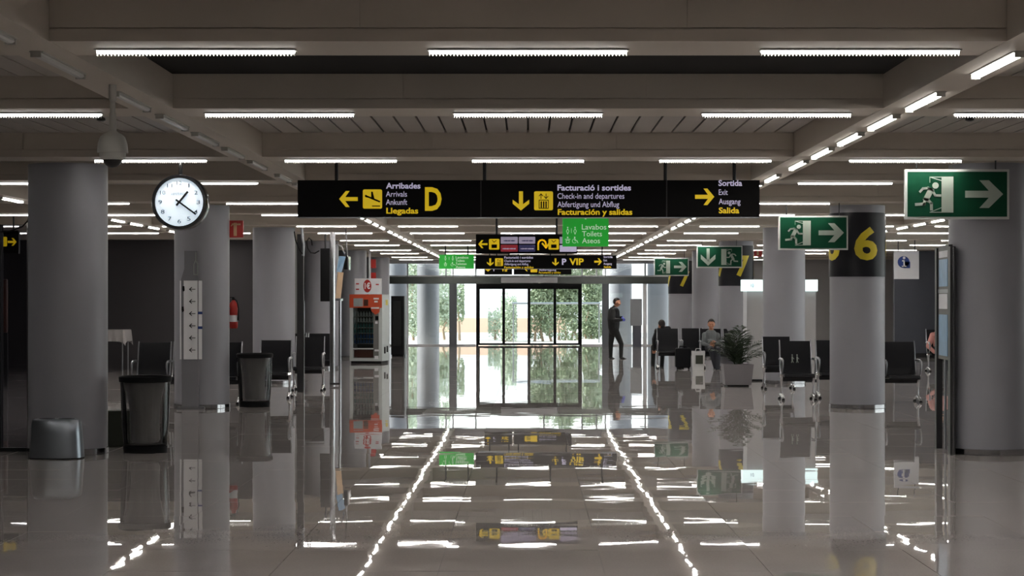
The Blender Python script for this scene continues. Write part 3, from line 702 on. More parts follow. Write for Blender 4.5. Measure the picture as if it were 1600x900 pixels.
# ================================================================= BENCHES
def make_bench(n, x0, y, label, priority=None, pitch_=.56):
    """black beam seating facing the viewer; x0 left end, y the line of the beam"""
    root = empty('airport_bench', (x0 + n * pitch_ / 2, y, 0), label, 'bench')
    W = n * pitch_
    mb = MB(); mb.rbox(x0, x0 + W, y - .035, y + .035, .30, .37, .012, 2); mb.build('cross_beam', 'dark_metal', root)
    for x in ([x0 + .02, x0 + W - .02] if n < 3 else [x0 + .02, x0 + W / 2, x0 + W - .02]):
        mb = MB(); mb.tube([(x, y - .10, .40), (x, y - .03, .33), (x, y - .01, .22), (x, y, .08)], [.022, .026, .017, .02], 10)
        mb.tube([(x, y + .10, .40), (x, y + .02, .32), (x, y, .26)], [.02, .024, .02], 10)
        mb.tube([(x, y - .26, .022), (x, y - .2, .045), (x, y, .085), (x, y + .2, .045), (x, y + .26, .022)], [.018, .022, .032, .022, .018], 10); lg = mb.build('leg', 'chrome', root, smooth=True)
        for yy in (y - .25, y + .25):
            mb = MB(); mb.lathe([(.024, 0), (.026, .016), (.018, .03)], x, yy, 12); mb.build('foot_pad', 'black_matte', lg)
    for i in range(n):
        a = x0 + i * pitch_ + .035; b = a + pitch_ - .07
        def slab(path, th):
            vs = []; fs = []; m = len(path)
            for x in (a, b):
                for q, (yy, zz) in enumerate(path):
                    t = Vector((path[min(q + 1, m - 1)][0] - path[max(q - 1, 0)][0], path[min(q + 1, m - 1)][1] - path[max(q - 1, 0)][1])).normalized()
                    vs.append((x, y + yy, zz)); vs.append((x, y + yy + t.y * th, zz - t.x * th))
            N = 2 * m
            for q in range(m - 1):
                o = 2 * q
                fs += [(o, o + 2, N + o + 2, N + o), (o + 1, N + o + 1, N + o + 3, o + 3), (o, o + 1, o + 3, o + 2), (N + o, N + o + 2, N + o + 3, N + o + 1)]
            fs += [(0, N, N + 1, 1), (2 * m - 2, 2 * m - 1, N + 2 * m - 1, N + 2 * m - 2)]
            return MB().add(vs, fs)
        slab([(-.30, .385), (-.27, .425), (-.2, .432), (-.05, .415), (.1, .405), (.15, .41)], .035).build('seat', 'black_padding', root, smooth=True)
        bk = slab([(.14, .425), (.17, .46), (.19, .55), (.215, .68), (.235, .80), (.27, .925), (.285, .95)], .03).build('backrest', 'black_padding', root, smooth=True)
        if priority == i:
            mb = MB(); xm = (a + b) / 2 - .01
            for dx in (-.045, .035):
                for pts, wd in (([(dx, .70), (dx, .64)], .022), ([(dx, .64), (dx - .015, .595)], .011), ([(dx, .64), (dx + .018, .595)], .011), ([(dx, .69), (dx + .03, .655)], .009)):
                    for p_, q_ in zip(pts[:-1], pts[1:]):
                        yo = lambda z: y + .19 + (z - .55) * .19 - .008
                        mb.tube([(xm + p_[0], yo(p_[1]), p_[1]), (xm + q_[0], yo(q_[1]), q_[1])], wd / 2, 6)
                mb.ball((xm + dx, yo(.72), .72), .012, n=8, m=6)
            mb.build('priority_symbol', 'exit_pale', bk, label='pale priority seat figures')
        for x in (a - .012, b + .012):
            mb = MB(); mb.tube([(x, y + .10, .40), (x, y + .17, .47), (x, y + .215, .68), (x, y + .25, .86), (x, y + .29, .965)], [.012, .013, .012, .011, .010], 8); mb.build('side_rail', 'satin_steel', root, smooth=True)
    for i in range(n + 1):
        x = x0 + min(max(i * pitch_, .012), W - .012)
        mb = MB(); mb.tube([(x, y + .21, .655), (x, y + .1, .665), (x, y - .12, .66), (x, y - .2, .64), (x, y - .225, .59), (x, y - .2, .5), (x, y - .13, .42)], [.014, .02, .022, .021, .018, .015, .015], 10)
        mb.build('armrest', 'satin_steel', root, smooth=True)
    return root
make_bench(1, XX(1219, 31.3) , 31.3, 'black bench seat with pale priority figures, left of the yellow 6 column', 0)
make_bench(1, XX(1276, 31.9), 31.9, 'black bench seat half hidden behind the left edge of the yellow 6 column')
make_bench(2, XX(1436, 30.6) - 1.12, 30.6, 'black bench with chrome arms right of the yellow 6 column')
make_bench(1, XX(1192, 35.2), 35.2, 'black bench seat between the palm planter and the priority seat')
make_bench(3, XX(209, 30.1), 30.1, 'black bench seen behind the nearer clear bag bin and the clock column')
make_bench(1, XX(402, 31.9), 31.9, 'black bench seat right of the farther clear bag bin')
make_bench(1, XX(458, 34.6), 34.6, 'black bench seat just left of the dark glass frame post')
make_bench(2, XX(478, 38.6)-.56, 38.6, 'black bench low behind the partition posts, under the black screen')
make_bench(1, XX(1026, 45.8), 45.8, 'far black bench seat where the slumped traveller sits behind')
make_bench(1, XX(1064.5, 46.2), 46.2, 'far black bench seat behind the dark suitcase')
make_bench(2, XX(1093, 45.4), 45.4, 'far black bench the man in the grey shirt sits on')
make_bench(2, XX(1449, 44.), 44., 'bench at the right with the traveller in pink, behind the display board')
# ================================================================= BINS
def bag_bin(px, d, label):
    x = XX(px, d); rt = empty('bag_bin', (x, d, 0), label, 'bin', 'clear bag bins')
    mb = MB(); mb.lathe([(.23, 0), (.235, .07), (.215, .085)], x, d, 32, sy=.8); mb.build('base', 'black_matte', rt, smooth=True)
    mb = MB(); mb.tube([(x, d + .17, .05), (x, d + .17, .78)], .018, 10); mb.build('back_post', 'dark_metal', rt, smooth=True)
    mb = MB(); mb.lathe([(.255, .745), (.275, .75), (.28, .80), (.262, .815), (.24, .81), (.24, .765), (.255, .745)], x, d, 40, cap=False, sy=.8); mb.build('rim', 'black_matte', rt, smooth=True)
    mb = MB(); mb.lathe([(.232, .06), (.25, .3), (.262, .76)], x, d, 40, cap=False, sy=.8); mb.build('clear_shell', 'bag_clear', rt, smooth=True)
    mb = MB(); pr = [(.02, .10), (.13, .105), (.15, .14), (.145, .3), (.155, .45), (.175, .58), (.205, .70), (.215, .77)]; n = 48; vs = []; fs = []
    for j, (r_, z_) in enumerate(pr):
        for k in range(n):
            a = 2 * math.pi * k / n; q = r_ * (1 + .035 * math.sin(7 * a + j * .7) + .02 * math.sin(17 * a)); vs.append((x + q * math.cos(a), d + q * .8 * math.sin(a), z_))
    for j in range(len(pr) - 1):
        for k in range(n): fs.append((j * n + k, j * n + (k + 1) % n, (j + 1) * n + (k + 1) % n, (j + 1) * n + k))
    mb.add(vs, fs); mb.build('bin_bag', 'bag_film', rt, smooth=True)
bag_bin(227, 20.35, 'nearer bag bin, wide, between the two left columns')
bag_bin(398, 29.15, 'farther bag bin right of the arrow directory column')
d = 19.62; x = XX(89, d)
rt = empty('waste_bin', (x, d, 0), 'low oval brushed silver bin at the foot of the left column', 'bin')
def oval(mb, prof, n=48, p=2.6):
    vs = []; fs = []
    for a_, b_, z_ in prof:
        for k in range(n):
            t = 2 * math.pi * k / n; c, s = math.cos(t), math.sin(t)
            vs.append((x + a_ * math.copysign(abs(c) ** (2 / p), c), d + b_ * math.copysign(abs(s) ** (2 / p), s), z_))
    for j in range(len(prof) - 1):
        for k in range(n): fs.append((j * n + k, j * n + (k + 1) % n, (j + 1) * n + (k + 1) % n, (j + 1) * n + k))
    fs.append(tuple(range(n - 1, -1, -1))); fs.append(tuple((len(prof) - 1) * n + k for k in range(n))); return mb.add(vs, fs)
mb = MB(); oval(mb, [(.272, .215, .012), (.268, .212, .08), (.255, .2, .26), (.245, .192, .375), (.236, .183, .395), (.225, .172, .40)]); mb.build('body', 'bin_silver', rt, smooth=True)
mb = MB(); oval(mb, [(.27, .213, 0), (.27, .213, .014)]); mb.build('foot_rim', 'black_matte', rt)
for s in (-1, 1):
    mb = MB(); vs = []; n = 24
    for r_, z_ in ((.062, .400), (.066, .407), (.046, .404)):
        for k in range(n): a = 2 * math.pi * k / n; vs.append((x + s * .1 + r_ * math.cos(a) * 1.25, d + r_ * math.sin(a), z_))
    fs = [(j * n + k, j * n + (k + 1) % n, (j + 1) * n + (k + 1) % n, (j + 1) * n + k) for j in range(2) for k in range(n)]
    mb.add(vs, fs); mb.build('opening_ring', 'chrome', rt)
    mb = MB(); mb.lathe([(.05, .4005), (.0505, .402)], x + s * .1, d, 24, sx=1.2); mb.build('opening', 'black_matte', rt)
d = 21.2; mb = MB(); mb.box(XX(166, d) , XX(206, d), d - .1, d + .3, 0, .40); mb.build('bin_box', 'olive', label='low dark box bin between the left column and the nearer bag bin', cat='bin', bevel=.015)
mb = MB()
# ================================================================= ARROW DIRECTORY on the column behind the clock
d = 28.46; rt = empty('directory_board', (XX(297, d), d, 0), 'tall grey board with white sheet of left arrows on the clock column', 'directory board')
mb = MB(); mb.prism([(XX(284, d), 0.02), (XX(310, d), 0.02), (XX(310, d), ZZ(438, d)), (XX(308, d), ZZ(428, d)), (XX(308, d), ZZ(392, d)), (XX(288, d), ZZ(392, d)), (XX(288, d), ZZ(420, d)), (XX(283, d), ZZ(436, d))], d, d + .06); mb.build('backing_board', 'board_grey', rt)
def sheet(x0, x1, z0, z1, y_, bulge, m=10):
    mb = MB(); vs = []; 
    for k in range(m + 1):
        t = k / m; xx = x0 + (x1 - x0) * t; yy = y_ + bulge * (2 * t - 1) ** 2
        vs += [(xx, yy, z0), (xx, yy, z1), (xx, yy + .006, z0), (xx, yy + .006, z1)]
    fs = []
    for k in range(m):
        a = 4 * k; b = a + 4; fs += [(a, b, b + 1, a + 1), (a + 2, a + 3, b + 3, b + 2), (a + 1, b + 1, b + 3, a + 3), (a, a + 2, b + 2, b)]
    fs += [(0, 1, 3, 2), (4 * m, 4 * m + 2, 4 * m + 3, 4 * m + 1)]
    return mb.add(vs, fs)
sh = sheet(XX(280.5, d), XX(315, d), ZZ(561.5, d), ZZ(438.5, d), d - .02, .05).build('white_sheet', 'white', rt, smooth=True)
class Q_: pass
S = Sign.__new__(Sign); S.d = d - .03; S.root = rt
for i in range(6):
    yy = 452 + i * 19; mb = MB(); S.line([(296, yy), (305, yy)], 1.0, mb, 0); S.line([(299.5, yy - 3), (296, yy), (299.5, yy + 3)], 1.1, mb, 0); mb.build('arrow', 'black_matte', sh)
for (a, b) in ((286.5, 451), (285.5, 483)):
    mb = MB(); S.poly([(a - 1.6, b - 4), (a + 1.2, b - 4), (a + 1.8, b + 3), (a - .8, b + 5), (a - 2, b + 1)], None, mb=mb, dy=.012); mb.build('symbol', 'black_matte', sh)
for yy in (489, 512): 
    mb = MB(); S.line([(310.5, yy), (314.5, yy)], 4, mb, .02); mb.build('symbol', 'blue', sh)
mb = MB(); S.line([(302.5, 429), (302.5, 413), (305.5, 406), (305.5, 394)], .9, mb, .02); S.line([(302.5, 429), (308.5, 429), (308.5, 413), (306, 408)], .9, mb, .02); mb.build('bottle_outline', 'exit_pale', rt)
mb = MB(); mb.rbox(XX(277, d), XX(320, d), d - .03, d + .05, 0, .035, .01, 2); mb.build('foot_plate', 'satin_steel', rt)
# ================================================================= FIRE EXTINGUISHER
x, d = -4.495, 29.3
rt = empty('fire_extinguisher', (x, d, ZZ(513, d)), 'red fire extinguisher mounted on the right side of the clock column', 'fire extinguisher')
b_ = ZZ(513, d); t_ = ZZ(472, d)
mb = MB(); mb.lathe([(.055, b_), (.066, b_ + .02), (.068, t_ - .06), (.06, t_ - .02), (.03, t_ + .015), (.02, t_ + .03)], x, d, 24); cyl = mb.build('cylinder', 'red', rt, smooth=True)
mb = MB(); mb.lathe([(.0695, b_ + .1), (.0695, b_ + .2)], x, d, 24, cap=False); mb.build('label_band', 'white', cyl, smooth=True)
mb = MB(); mb.box(x - .02, x + .02, d - .02, d + .02, t_ + .03, t_ + .065); mb.box(x - .075, x + .015, d - .012, d + .012, t_ + .065, t_ + .078); mb.build('valve_handle', 'black_matte', rt)
mb = MB(); mb.tube([(x + .02, d, t_ + .045), (x + .055, d - .02, t_ + .02), (x + .082, d - .03, t_ - .1), (x + .078, d - .03, t_ - .28)], [.008, .008, .009, .014], 8); mb.build('hose', 'black_matte', rt, smooth=True)
mb = MB(); mb.tube([(x - .035, d - .03, t_ - .1), (-4.93 + .35, 29.2, t_ - .1)], .014, 8); mb.build('bracket', 'dark_metal', rt)
# ================================================================= LEFT GLASS PANEL AND ITS CHROME POST
rt = empty('glass_screen', (-5.9, 20.5, 0), 'dark smoked glass screen with chrome edge post at the far left', 'glass screen')
mb = MB(); mb.box(-6.9, XX(43, 20.5), 20.49, 20.51, .04, 2.42); mb.build('glass_pane', 'smoky_glass', rt)
mb = MB(); mb.box(XX(43.3, 20.5), XX(46.2, 20.5), 20.46, 20.54, .0, 2.44); mb.build('edge_post', 'chrome', rt)
mb = MB(); mb.box(-6.9, XX(43.2, 20.5), 20.46, 20.54, 0, .04); mb.build('bottom_rail', 'black_matte', rt)
mb = MB(); mb.box(XX(-30, 20.5), XX(3, 20.5), 20.44, 20.56, .04, 2.42); mb.build('dark_stile', 'black_matte', rt)
mb = MB(); xw = XX(45.3, 20.3)
mb.tube([(xw, 20.3, ZB), (xw, 20.3, ZZ(338, 20.3)), (XX(43.5, 20.3), 20.3, ZZ(345, 20.3)), (XX(35, 20.3), 20.3, ZZ(354, 20.3)), (XX(15, 20.3), 20.3, ZZ(361, 20.3)), (XX(-10, 20.3), 20.3, ZZ(363, 20.3))], .008, 8); mb.build('cable', 'black_matte', label='thin black cable curving down beside the wide left column', cat='cable', smooth=True)
mb = MB(); dd = 36; mb.box(XX(-10, dd), XX(11, dd), dd, dd + .1, ZZ(520, dd), ZZ(436, dd)); o = mb.build('notice_panel', 'bottle_brown', label='dark red upright panel seen dimly through the left glass screen', cat='panel', bevel=.03)
mb = MB(); mb.box(XX(-10, dd), XX(11, dd), dd+.02, dd + .08, 0, ZZ(520, dd)); mb.build('stand','dark_metal', o)
mb = MB(); mb.box(XX(-4, dd), XX(5, dd), dd - .01, dd, ZZ(515, dd), ZZ(442, dd)); mb.build('grey_insert', 'wall_grey', o)
# cloth covered table at the left
d = 43.5; zt = ZZ(515, d); xa, xb = XX(150, d), XX(199, d)
rt = empty('covered_table', ((xa + xb) / 2, d, 0), 'tall table under a pale cloth against the dark left wall', 'table')
mb = MB(); mb.box(xa, xb, d - .35, d + .35, zt - .03, zt - .004); mb.build('tabletop', 'black_matte', rt)
for sx_ in (xa + .05, xb - .05):
    for sy_ in (-.3, .3):
        mb = MB(); mb.tube([(sx_, d + sy_, 0), (sx_, d + sy_, zt - .03)], .018, 8); mb.build('leg', 'satin_steel', rt, smooth=True)
mb = MB(); vs = []; n = 60
for lvl, (e, z_) in enumerate(((0, zt), (.012, zt - .01), (.03, zt - .15), (.04, zt - .26))):
    for k in range(n):
        t = k / n * 4; s = int(t); f = t - s; W2 = (xb - xa) / 2 + e; D2 = .35 + e
        u, v = [(-W2 + 2 * W2 * f, -D2), (W2, -D2 + 2 * D2 * f), (W2 - 2 * W2 * f, D2), (-W2, D2 - 2 * D2 * f)][s]
        wv = .012 * lvl * math.sin(k * 1.9); dip = -.1 * lvl / 3 * (abs(f - .5) * 2) ** 6 if lvl > 1 else 0
        vs.append(((xa + xb) / 2 + u * (1 + wv), d + v * (1 + wv * 2), z_ + dip))
fs = [(j * n + k, (j + 1) * n + k, (j + 1) * n + (k + 1) % n, j * n + (k + 1) % n) for j in range(3) for k in range(n)] + [tuple(range(n))]
mb.add(vs, fs); mb.build('table_cloth', 'cloth_pale', label='pale cloth hanging over the tall table at the left', cat='tablecloth', smooth=True)
# ================================================================= LEFT SCREEN FRAMES BESIDE THE AISLE
d = 36.4
rt = empty('chrome_frame', (XX(519.5, d), d, 0), 'bright chrome post reaching the ceiling left of the vending machine', 'post')
mb = MB(); mb.tube([(XX(519.5, d), d, 0), (XX(519.5, d), d, ZZ(363, d))], 4.4 * d / F, 16); mb.build('post', 'chrome', rt, smooth=True)
mb = MB(); mb.tube([(XX(528, d), d + .4, 0), (XX(528, d), d + .4, ZZ(470, d))], 2.2 * d / F, 12); mb.build('rear_post', 'chrome', rt, smooth=True)
mb = MB(); mb.tube([(XX(515.5, d), d - .05, .04), (XX(532, d), d - .05, .04)], .02, 8); mb.build('foot_clamp', 'dark_metal', rt)
mb = MB(); mb.tube([(XX(519, d), d, ZZ(385, d)), (XX(524, d), d + .3, ZZ(380, d)), (XX(529, d), d + .6, ZZ(384, d)), (XX(532, d), d + .8, ZZ(394, d))], .016, 8); mb.build('curved_bracket', 'chrome', rt, smooth=True)
d = 37.2
rt = empty('poster_panel', (XX(527, d), d, ZZ(470, d)), 'slanting blue and cream poster panel fixed behind the chrome post', 'poster panel')
for (a0, a1, b0, b1, y0, y1, m, nm) in ((526, 530, 530, 535.5, 400, 425, 'poster_blue', 'upper_poster'), (524.5, 528, 528.5, 532, 425, 466, 'poster_tan', 'lower_poster')):
    mb = MB(); mb.add([(XX(a0, d), d, ZZ(y1, d)), (XX(b0, d), d + .5, ZZ(y1, d)), (XX(b1 + 1, d), d + .5, ZZ(y0, d)), (XX(a1, d), d, ZZ(y0, d)),
                       (XX(a0 - 1, d), d + .04, ZZ(y1, d)), (XX(b0 - 1, d), d + .54, ZZ(y1, d)), (XX(b1, d), d + .54, ZZ(y0, d)), (XX(a1 - 1, d), d + .04, ZZ(y0, d))],
                      [(0, 1, 2, 3), (7, 6, 5, 4), (0, 4, 5, 1), (1, 5, 6, 2), (2, 6, 7, 3), (3, 7, 4, 0)]); mb.build(nm, m, rt)
mb = MB(); mb.box(XX(524, d), XX(532, d), d, d + .5, ZZ(470, d), ZZ(466.5, d)); mb.build('ledge', 'chrome', rt)
d = 39.
mb = MB(); mb.box(XX(537, d), XX(543, d), d, d + .4, ZZ(421, d), ZZ(400, d)); o = mb.build('screen', 'black_gloss', label='small black hanging screen edge-on right of the chrome post', cat='screen')
mb = MB(); mb.box(XX(543, d), XX(545, d), d, d + .4, ZZ(421.5, d), ZZ(401, d)); mb.build('frame_edge', 'chrome', o)
mb = MB(); mb.tube([(XX(541, d), d + .2, ZZ(400, d)), (XX(538, d), d + .2, ZC + .03)], .015, 8); mb.build('hanger', 'chrome', o, smooth=True)
d = 40.5
mb = MB(); mb.box(XX(500.5, d), XX(516, d), d, d + .12, ZZ(471, d), ZZ(388, d)); o = mb.build('screen', 'black_matte', label='tall black hanging screen immediately left of the chrome post', cat='screen', bevel=.01)
mb = MB(); mb.tube([(XX(508, d), d + .06, ZZ(388, d)), (XX(508, d), d + .06, ZC + .03)], .02, 8); mb.build('hanger', 'dark_metal', o, smooth=True)
d = 34.
rt = empty('partition_frame', (XX(469, d), d, 0), 'dark upright glass frame post with clamp left of the black screen', 'frame')
mb = MB(); mb.box(XX(464.5, d), XX(474.5, d), d - .04, d + .04, 0, ZZ(366, d)); mb.build('post', 'dark_metal', rt)
mb = MB(); mb.tube([(XX(475.5, d), d - .04, ZZ(470, d)), (XX(475.5, d), d - .04, 0)], .008, 8); mb.build('chrome_strip', 'chrome', rt, smooth=True)
mb = MB(); mb.tube([(XX(472, d), d - .06, ZZ(356, d)), (XX(473, d), d - .06, ZZ(372, d)), (XX(475, d), d - .06, ZZ(382, d)), (XX(474, d), d - .06, ZZ(400, d))], .025, 8); mb.build('clamp', 'satin_steel', rt, smooth=True)
mb = MB(); q = lambda a, b, o=0: (XX(a, d), d - .12 + o, ZZ(b, d))
mb.tube([q(461, 362), q(463, 376), q(469, 390), q(474, 397)], .01, 8); mb.build('cable', 'black_matte', rt, smooth=True)
mb = MB(); mb.tube([q(489, 384), q(488, 376), q(484, 372), q(480.5, 378), q(482, 388), q(487, 395), q(493, 396), q(500, 392)], .011, 8); mb.build('cable', 'black_matte', rt, smooth=True)
# ================================================================= VENDING MACHINES
d = 49.5; k = d / F
x0, x1 = XX(545, d), XX(597, d); zt = ZZ(460, d); th = R(-9); org = Vector((x1, d, 0))
def VR(v): v = Vector(v) - org; return org + Matrix.Rotation(th, 3, 'Z') @ v
class VB(MB):
    def build(s, *a, **kw): s.v = [VR(v) for v in s.v]; return super().build(*a, **kw)
rt = empty('vending_machine', ((x0 + x1) / 2, d, 0), 'white vending machine with orange header and blue bottles behind glass', 'vending machine')
D_ = .8; t = .05
mb = VB(); mb.box(x0, x0 + .09, d, d + D_, .06, zt); mb.box(x1 - .09, x1, d, d + D_, .06, zt); mb.box(x0 + .09, x1 - .09, d + .5, d + D_, .06, zt); mb.box(x0 + .09, x1 - .09, d, d + .5, zt - .34, zt); mb.box(x0 + .09, x1 - .09, d, d + .5, .06, .14); mb.build('cabinet', 'vend_white', rt)
mb = VB(); mb.box(x0 + .03, x1 - .03, d + .03, d + D_ - .03, 0, .06); mb.build('plinth', 'black_matte', rt)
mb = VB(); mb.box(x0, x1, d - .03, d, ZZ(481, d), ZZ(460, d)); hd = mb.build('header_panel', 'orange', rt)
mb = VB(); mb.box(x0 + .11, x0 + .36, d - .036, d - .03, ZZ(479, d), ZZ(466, d)); mb.build('product_picture', 'bottle_clear', hd)
mb = VB(); mb.box(x0 + .38, x0 + .5, d - .036, d - .03, ZZ(478, d), ZZ(468, d)); mb.build('product_picture', 'bottle_brown', hd)
mb = VB(); mb.box(x0 + .64, x0 + .78, d - .036, d - .03, ZZ(468, d), ZZ(465.5, d)); mb.box(x0 + .66, x0 + .75, d - .036, d - .03, ZZ(472.5, d), ZZ(470, d)); mb.build('header_lettering', 'white', hd, kind='stuff')
mb = VB(); mb.prism([(XX(579, d), ZZ(481, d)), (XX(594, d), ZZ(481, d)), (XX(593, d), ZZ(488, d)), (XX(587, d), ZZ(492, d)), (XX(581, d), ZZ(487, d))], d - .045, d - .03); tg = mb.build('hanging_tag', 'orange', rt)
mb = VB(); mb.box(XX(580, d), XX(593, d), d - .05, d - .045, ZZ(482.5, d), ZZ(480, d)); mb.build('tag_stripe', 'white', tg)
wx0, wx1 = XX(549.5, d), XX(583, d)
mb = VB(); mb.box(wx0, wx1, d + .45, d + .49, .14, zt - .34); mb.build('inner_back', 'vend_dark', rt)
mb = VB(); mb.box(wx0, wx1, d + .01, d + .016, ZZ(544, d), ZZ(484, d)); mb.build('window_glass', 'clear_glass', rt)
mb = VB(); mb.box(wx1, x1 - .09, d + .005, d + .2, .14, zt - .34); pn = mb.build('control_panel', 'wall_grey', rt)
for a, b, c, e, m in ((586, 591, 494, 500, 'black_gloss'), (586, 590, 502, 506, 'white'), (585, 592, 546, 549, 'white'), (585, 591, 556, 561, 'white')):
    mb = VB(); mb.box(XX(a, d), XX(b, d), d - .004, d + .004, ZZ(e, d), ZZ(c, d)); mb.build('control', m, pn)
for i, (yy, m) in enumerate(((494, 'bottle_clear'), (503, 'bottle_clear'), (512, 'bottle_teal'), (520.5, 'bottle_teal'), (529, 'bottle_blue'), (537, 'bottle_blue'))):
    sh = VB(); sh.box(wx0, wx1, d + .06, d + .45, ZZ(yy, d) - .012, ZZ(yy, d)); s_o = sh.build('shelf', 'satin_steel', rt)
    for j in range(7):
        bx = wx0 + .045 + j * .077; z_ = ZZ(yy, d); mb = VB()
        mb.lathe([(.024, z_), (.027, z_ + .01), (.027, z_ + .072), (.011, z_ + .1), (.011, z_ + .12)], bx, d + .1, 10); mb.build('bottle', m, s_o)
mb = VB(); mb.box(wx0, wx1, d - .012, d + .012, ZZ(546, d), ZZ(544, d)); mb.build('window_sill', 'vend_white', rt)
mb = VB(); mb.box(wx0 + .02, wx1 - .02, d + .1, d + .14, .16, ZZ(547, d)); mb.build('delivery_flap', 'bottle_brown', rt)
mb = VB()
for y_, z0_, z1_ in ((.22, .25, .42), (.5, .28, .44)): mb = VB(); mb.box(x1, x1 + .012, d + y_, d + y_ + .14, z0_, z1_); mb.build('side_vent', 'black_matte', rt)
mb = VB(); mb.box(x1, x1 + .01, d + .4, d + .62, zt - .28, zt - .14); mb.build('side_sticker', 'band_yellow', rt)
# poster stand on top
S = Sign('price_sign', 49.8, 575, 459.5, 'white sign with red oval and 1€ on top of the vending machine', 'sign')
S.panel(554, 596, 435, 459.6, 'white_plate', 'sign_panel', .12)
mb = MB(); S.poly([(574 + 6.3 * math.cos(2 * math.pi * k_ / 24), 447 + 10 * math.sin(2 * math.pi * k_ / 24)) for k_ in range(24)], None, mb=mb); ov = mb.build('red_oval', 'red', S.root)
S.text('1€', 569.8, 578.5, 442.5, 451, 'white', .03, parent=ov, dy=-.01)
for a, b in ((558.5, 443.5), (558.5, 452), (589.5, 444.5)):
    mb = MB(); S.line([(a - 1.6, b), (a + 1.8, b)], 2, mb); mb.build('small_print', 'red', S.root)
# black machine
d = 55.6; xa, xb = XX(611, d), XX(632, d)
rt = empty('drinks_machine', ((xa + xb) / 2, d, 0), 'black vending machine seen dark beside the bright glass wall', 'vending machine')
mb = MB(); mb.box(xa, xb - .03, d, d + .8, .05, ZZ(462.5, d)); mb.build('cabinet', 'black_matte', rt, bevel=.01)
mb = MB(); mb.box(xb - .03, xb, d + .02, d + .8, .05, ZZ(462.5, d)); mb.build('door', 'dark_metal', rt)
mb = MB(); mb.box(xa + .02, xb - .03, d + .03, d + .77, 0, .05); mb.build('plinth', 'black_matte', rt)
mb = MB(); mb.box(xa + .05, xb - .1, d - .012, d, .3, ZZ(470, d)); mb.build('front_panel', 'black_gloss', rt)
# ================================================================= LIT KIOSK
d = 38.6
rt = empty('kiosk', (XX(1219, d), d, 0), 'grey kiosk with lit white header, behind the plain right column', 'kiosk')
mb = MB(); mb.box(XX(1160, d), XX(1278, d), d + .02, d + .3, ZZ(455, d), ZZ(437, d)); hd = mb.build('lit_header', 'kiosk_light', rt)
mb = MB(); add_text(mb, '10', XX(1173, d), XX(1178, d), ZZ(443, d), ZZ(449, d), d + .015, .01); mb.build('lettering', 'poster_blue', hd)
mb = MB(); mb.box(XX(1166, d), XX(1276, d), d + .1, d + .26, .03, ZZ(455, d)); mb.build('body_panel', 'wall_pale', rt)
mb = MB(); mb.box(XX(1162, d), XX(1167.5, d), d + .05, d + .1, .03, ZZ(455, d)); mb.build('edge_post', 'white', rt)  # plain white stands in for the bright reflection along the chrome post
mb = MB(); mb.box(XX(1164, d), XX(1277, d), d + .04, d + .3, 0, .03); mb.build('base_plate', 'black_matte', rt)
# ================================================================= DISPLAY BOARD AT RIGHT
rt = empty('display_board', (4.46, 20.6, 0), 'metal framed notice board with blue posters seen edge-on at the right', 'notice board')
pA_ = Vector((XX(1485.5, 20.05), 20.05, 0)); pB_ = Vector((XX(1464, 21.0), 21.0, 0)); u = (pB_ - pA_).normalized(); nrm = Vector((-u.y, u.x, 0))   # normal towards the hall centre / viewer
if nrm.x > 0: nrm = -nrm
def ob_(t0, t1, n0, n1, z0, z1, M2=None):
    mb = MB(); vs = []
    for z_ in (z0, z1):
        for n_ in (n0, n1):
            for t_ in (t0, t1): p = pA_ + u * t_ + nrm * n_; vs.append((p.x, p.y, z_))
    return mb.add(vs, [(0, 1, 3, 2), (4, 6, 7, 5), (0, 4, 5, 1), (2, 3, 7, 6), (0, 2, 6, 4), (1, 5, 7, 3)])
Lb = (pB_ - pA_).length
ob_(-.03, .13, -.045, .01, 0.0, ZZ(385, 20.05)).build('front_post', 'dark_metal', rt)
mb = MB(); p = pA_ - u * .035 + nrm * .0; mb.tube([(p.x + .018, p.y - .01, 0), (p.x + .018, p.y - .01, ZZ(386, 20.05))], .0085, 10); mb.build('chrome_edge', 'chrome', rt, smooth=True)
ob_(Lb - .1, Lb + .02, -.045, .02, 0.0, ZZ(388, 21)).build('rear_post', 'dark_metal', rt)
bd = ob_(.13, Lb - .1, -.03, 0, .98, 2.15); bd = bd.build('board', 'wall_grey', rt)
for z0, z1, m in ((1.76, 2.05, 'poster_blue'), (1.52, 1.68, 'white_plate'), (1.02, 1.46, 'poster_blue'), (2.07, 2.14, 'white_plate')):
    ob_(.2, Lb - .17, 0, .006, z0, z1).build('poster', m, bd)
ob_(.13, Lb - .1, -.02, .004, 1.69, 1.73).build('divider_rail', 'satin_steel', rt)
ob_(.13, Lb - .1, -.04, .0, 2.15, 2.2).build('top_rail', 'dark_metal', rt)
ob_(.4, .44, -.02, .0, .02, .98).build('support_rod', 'satin_steel', rt)
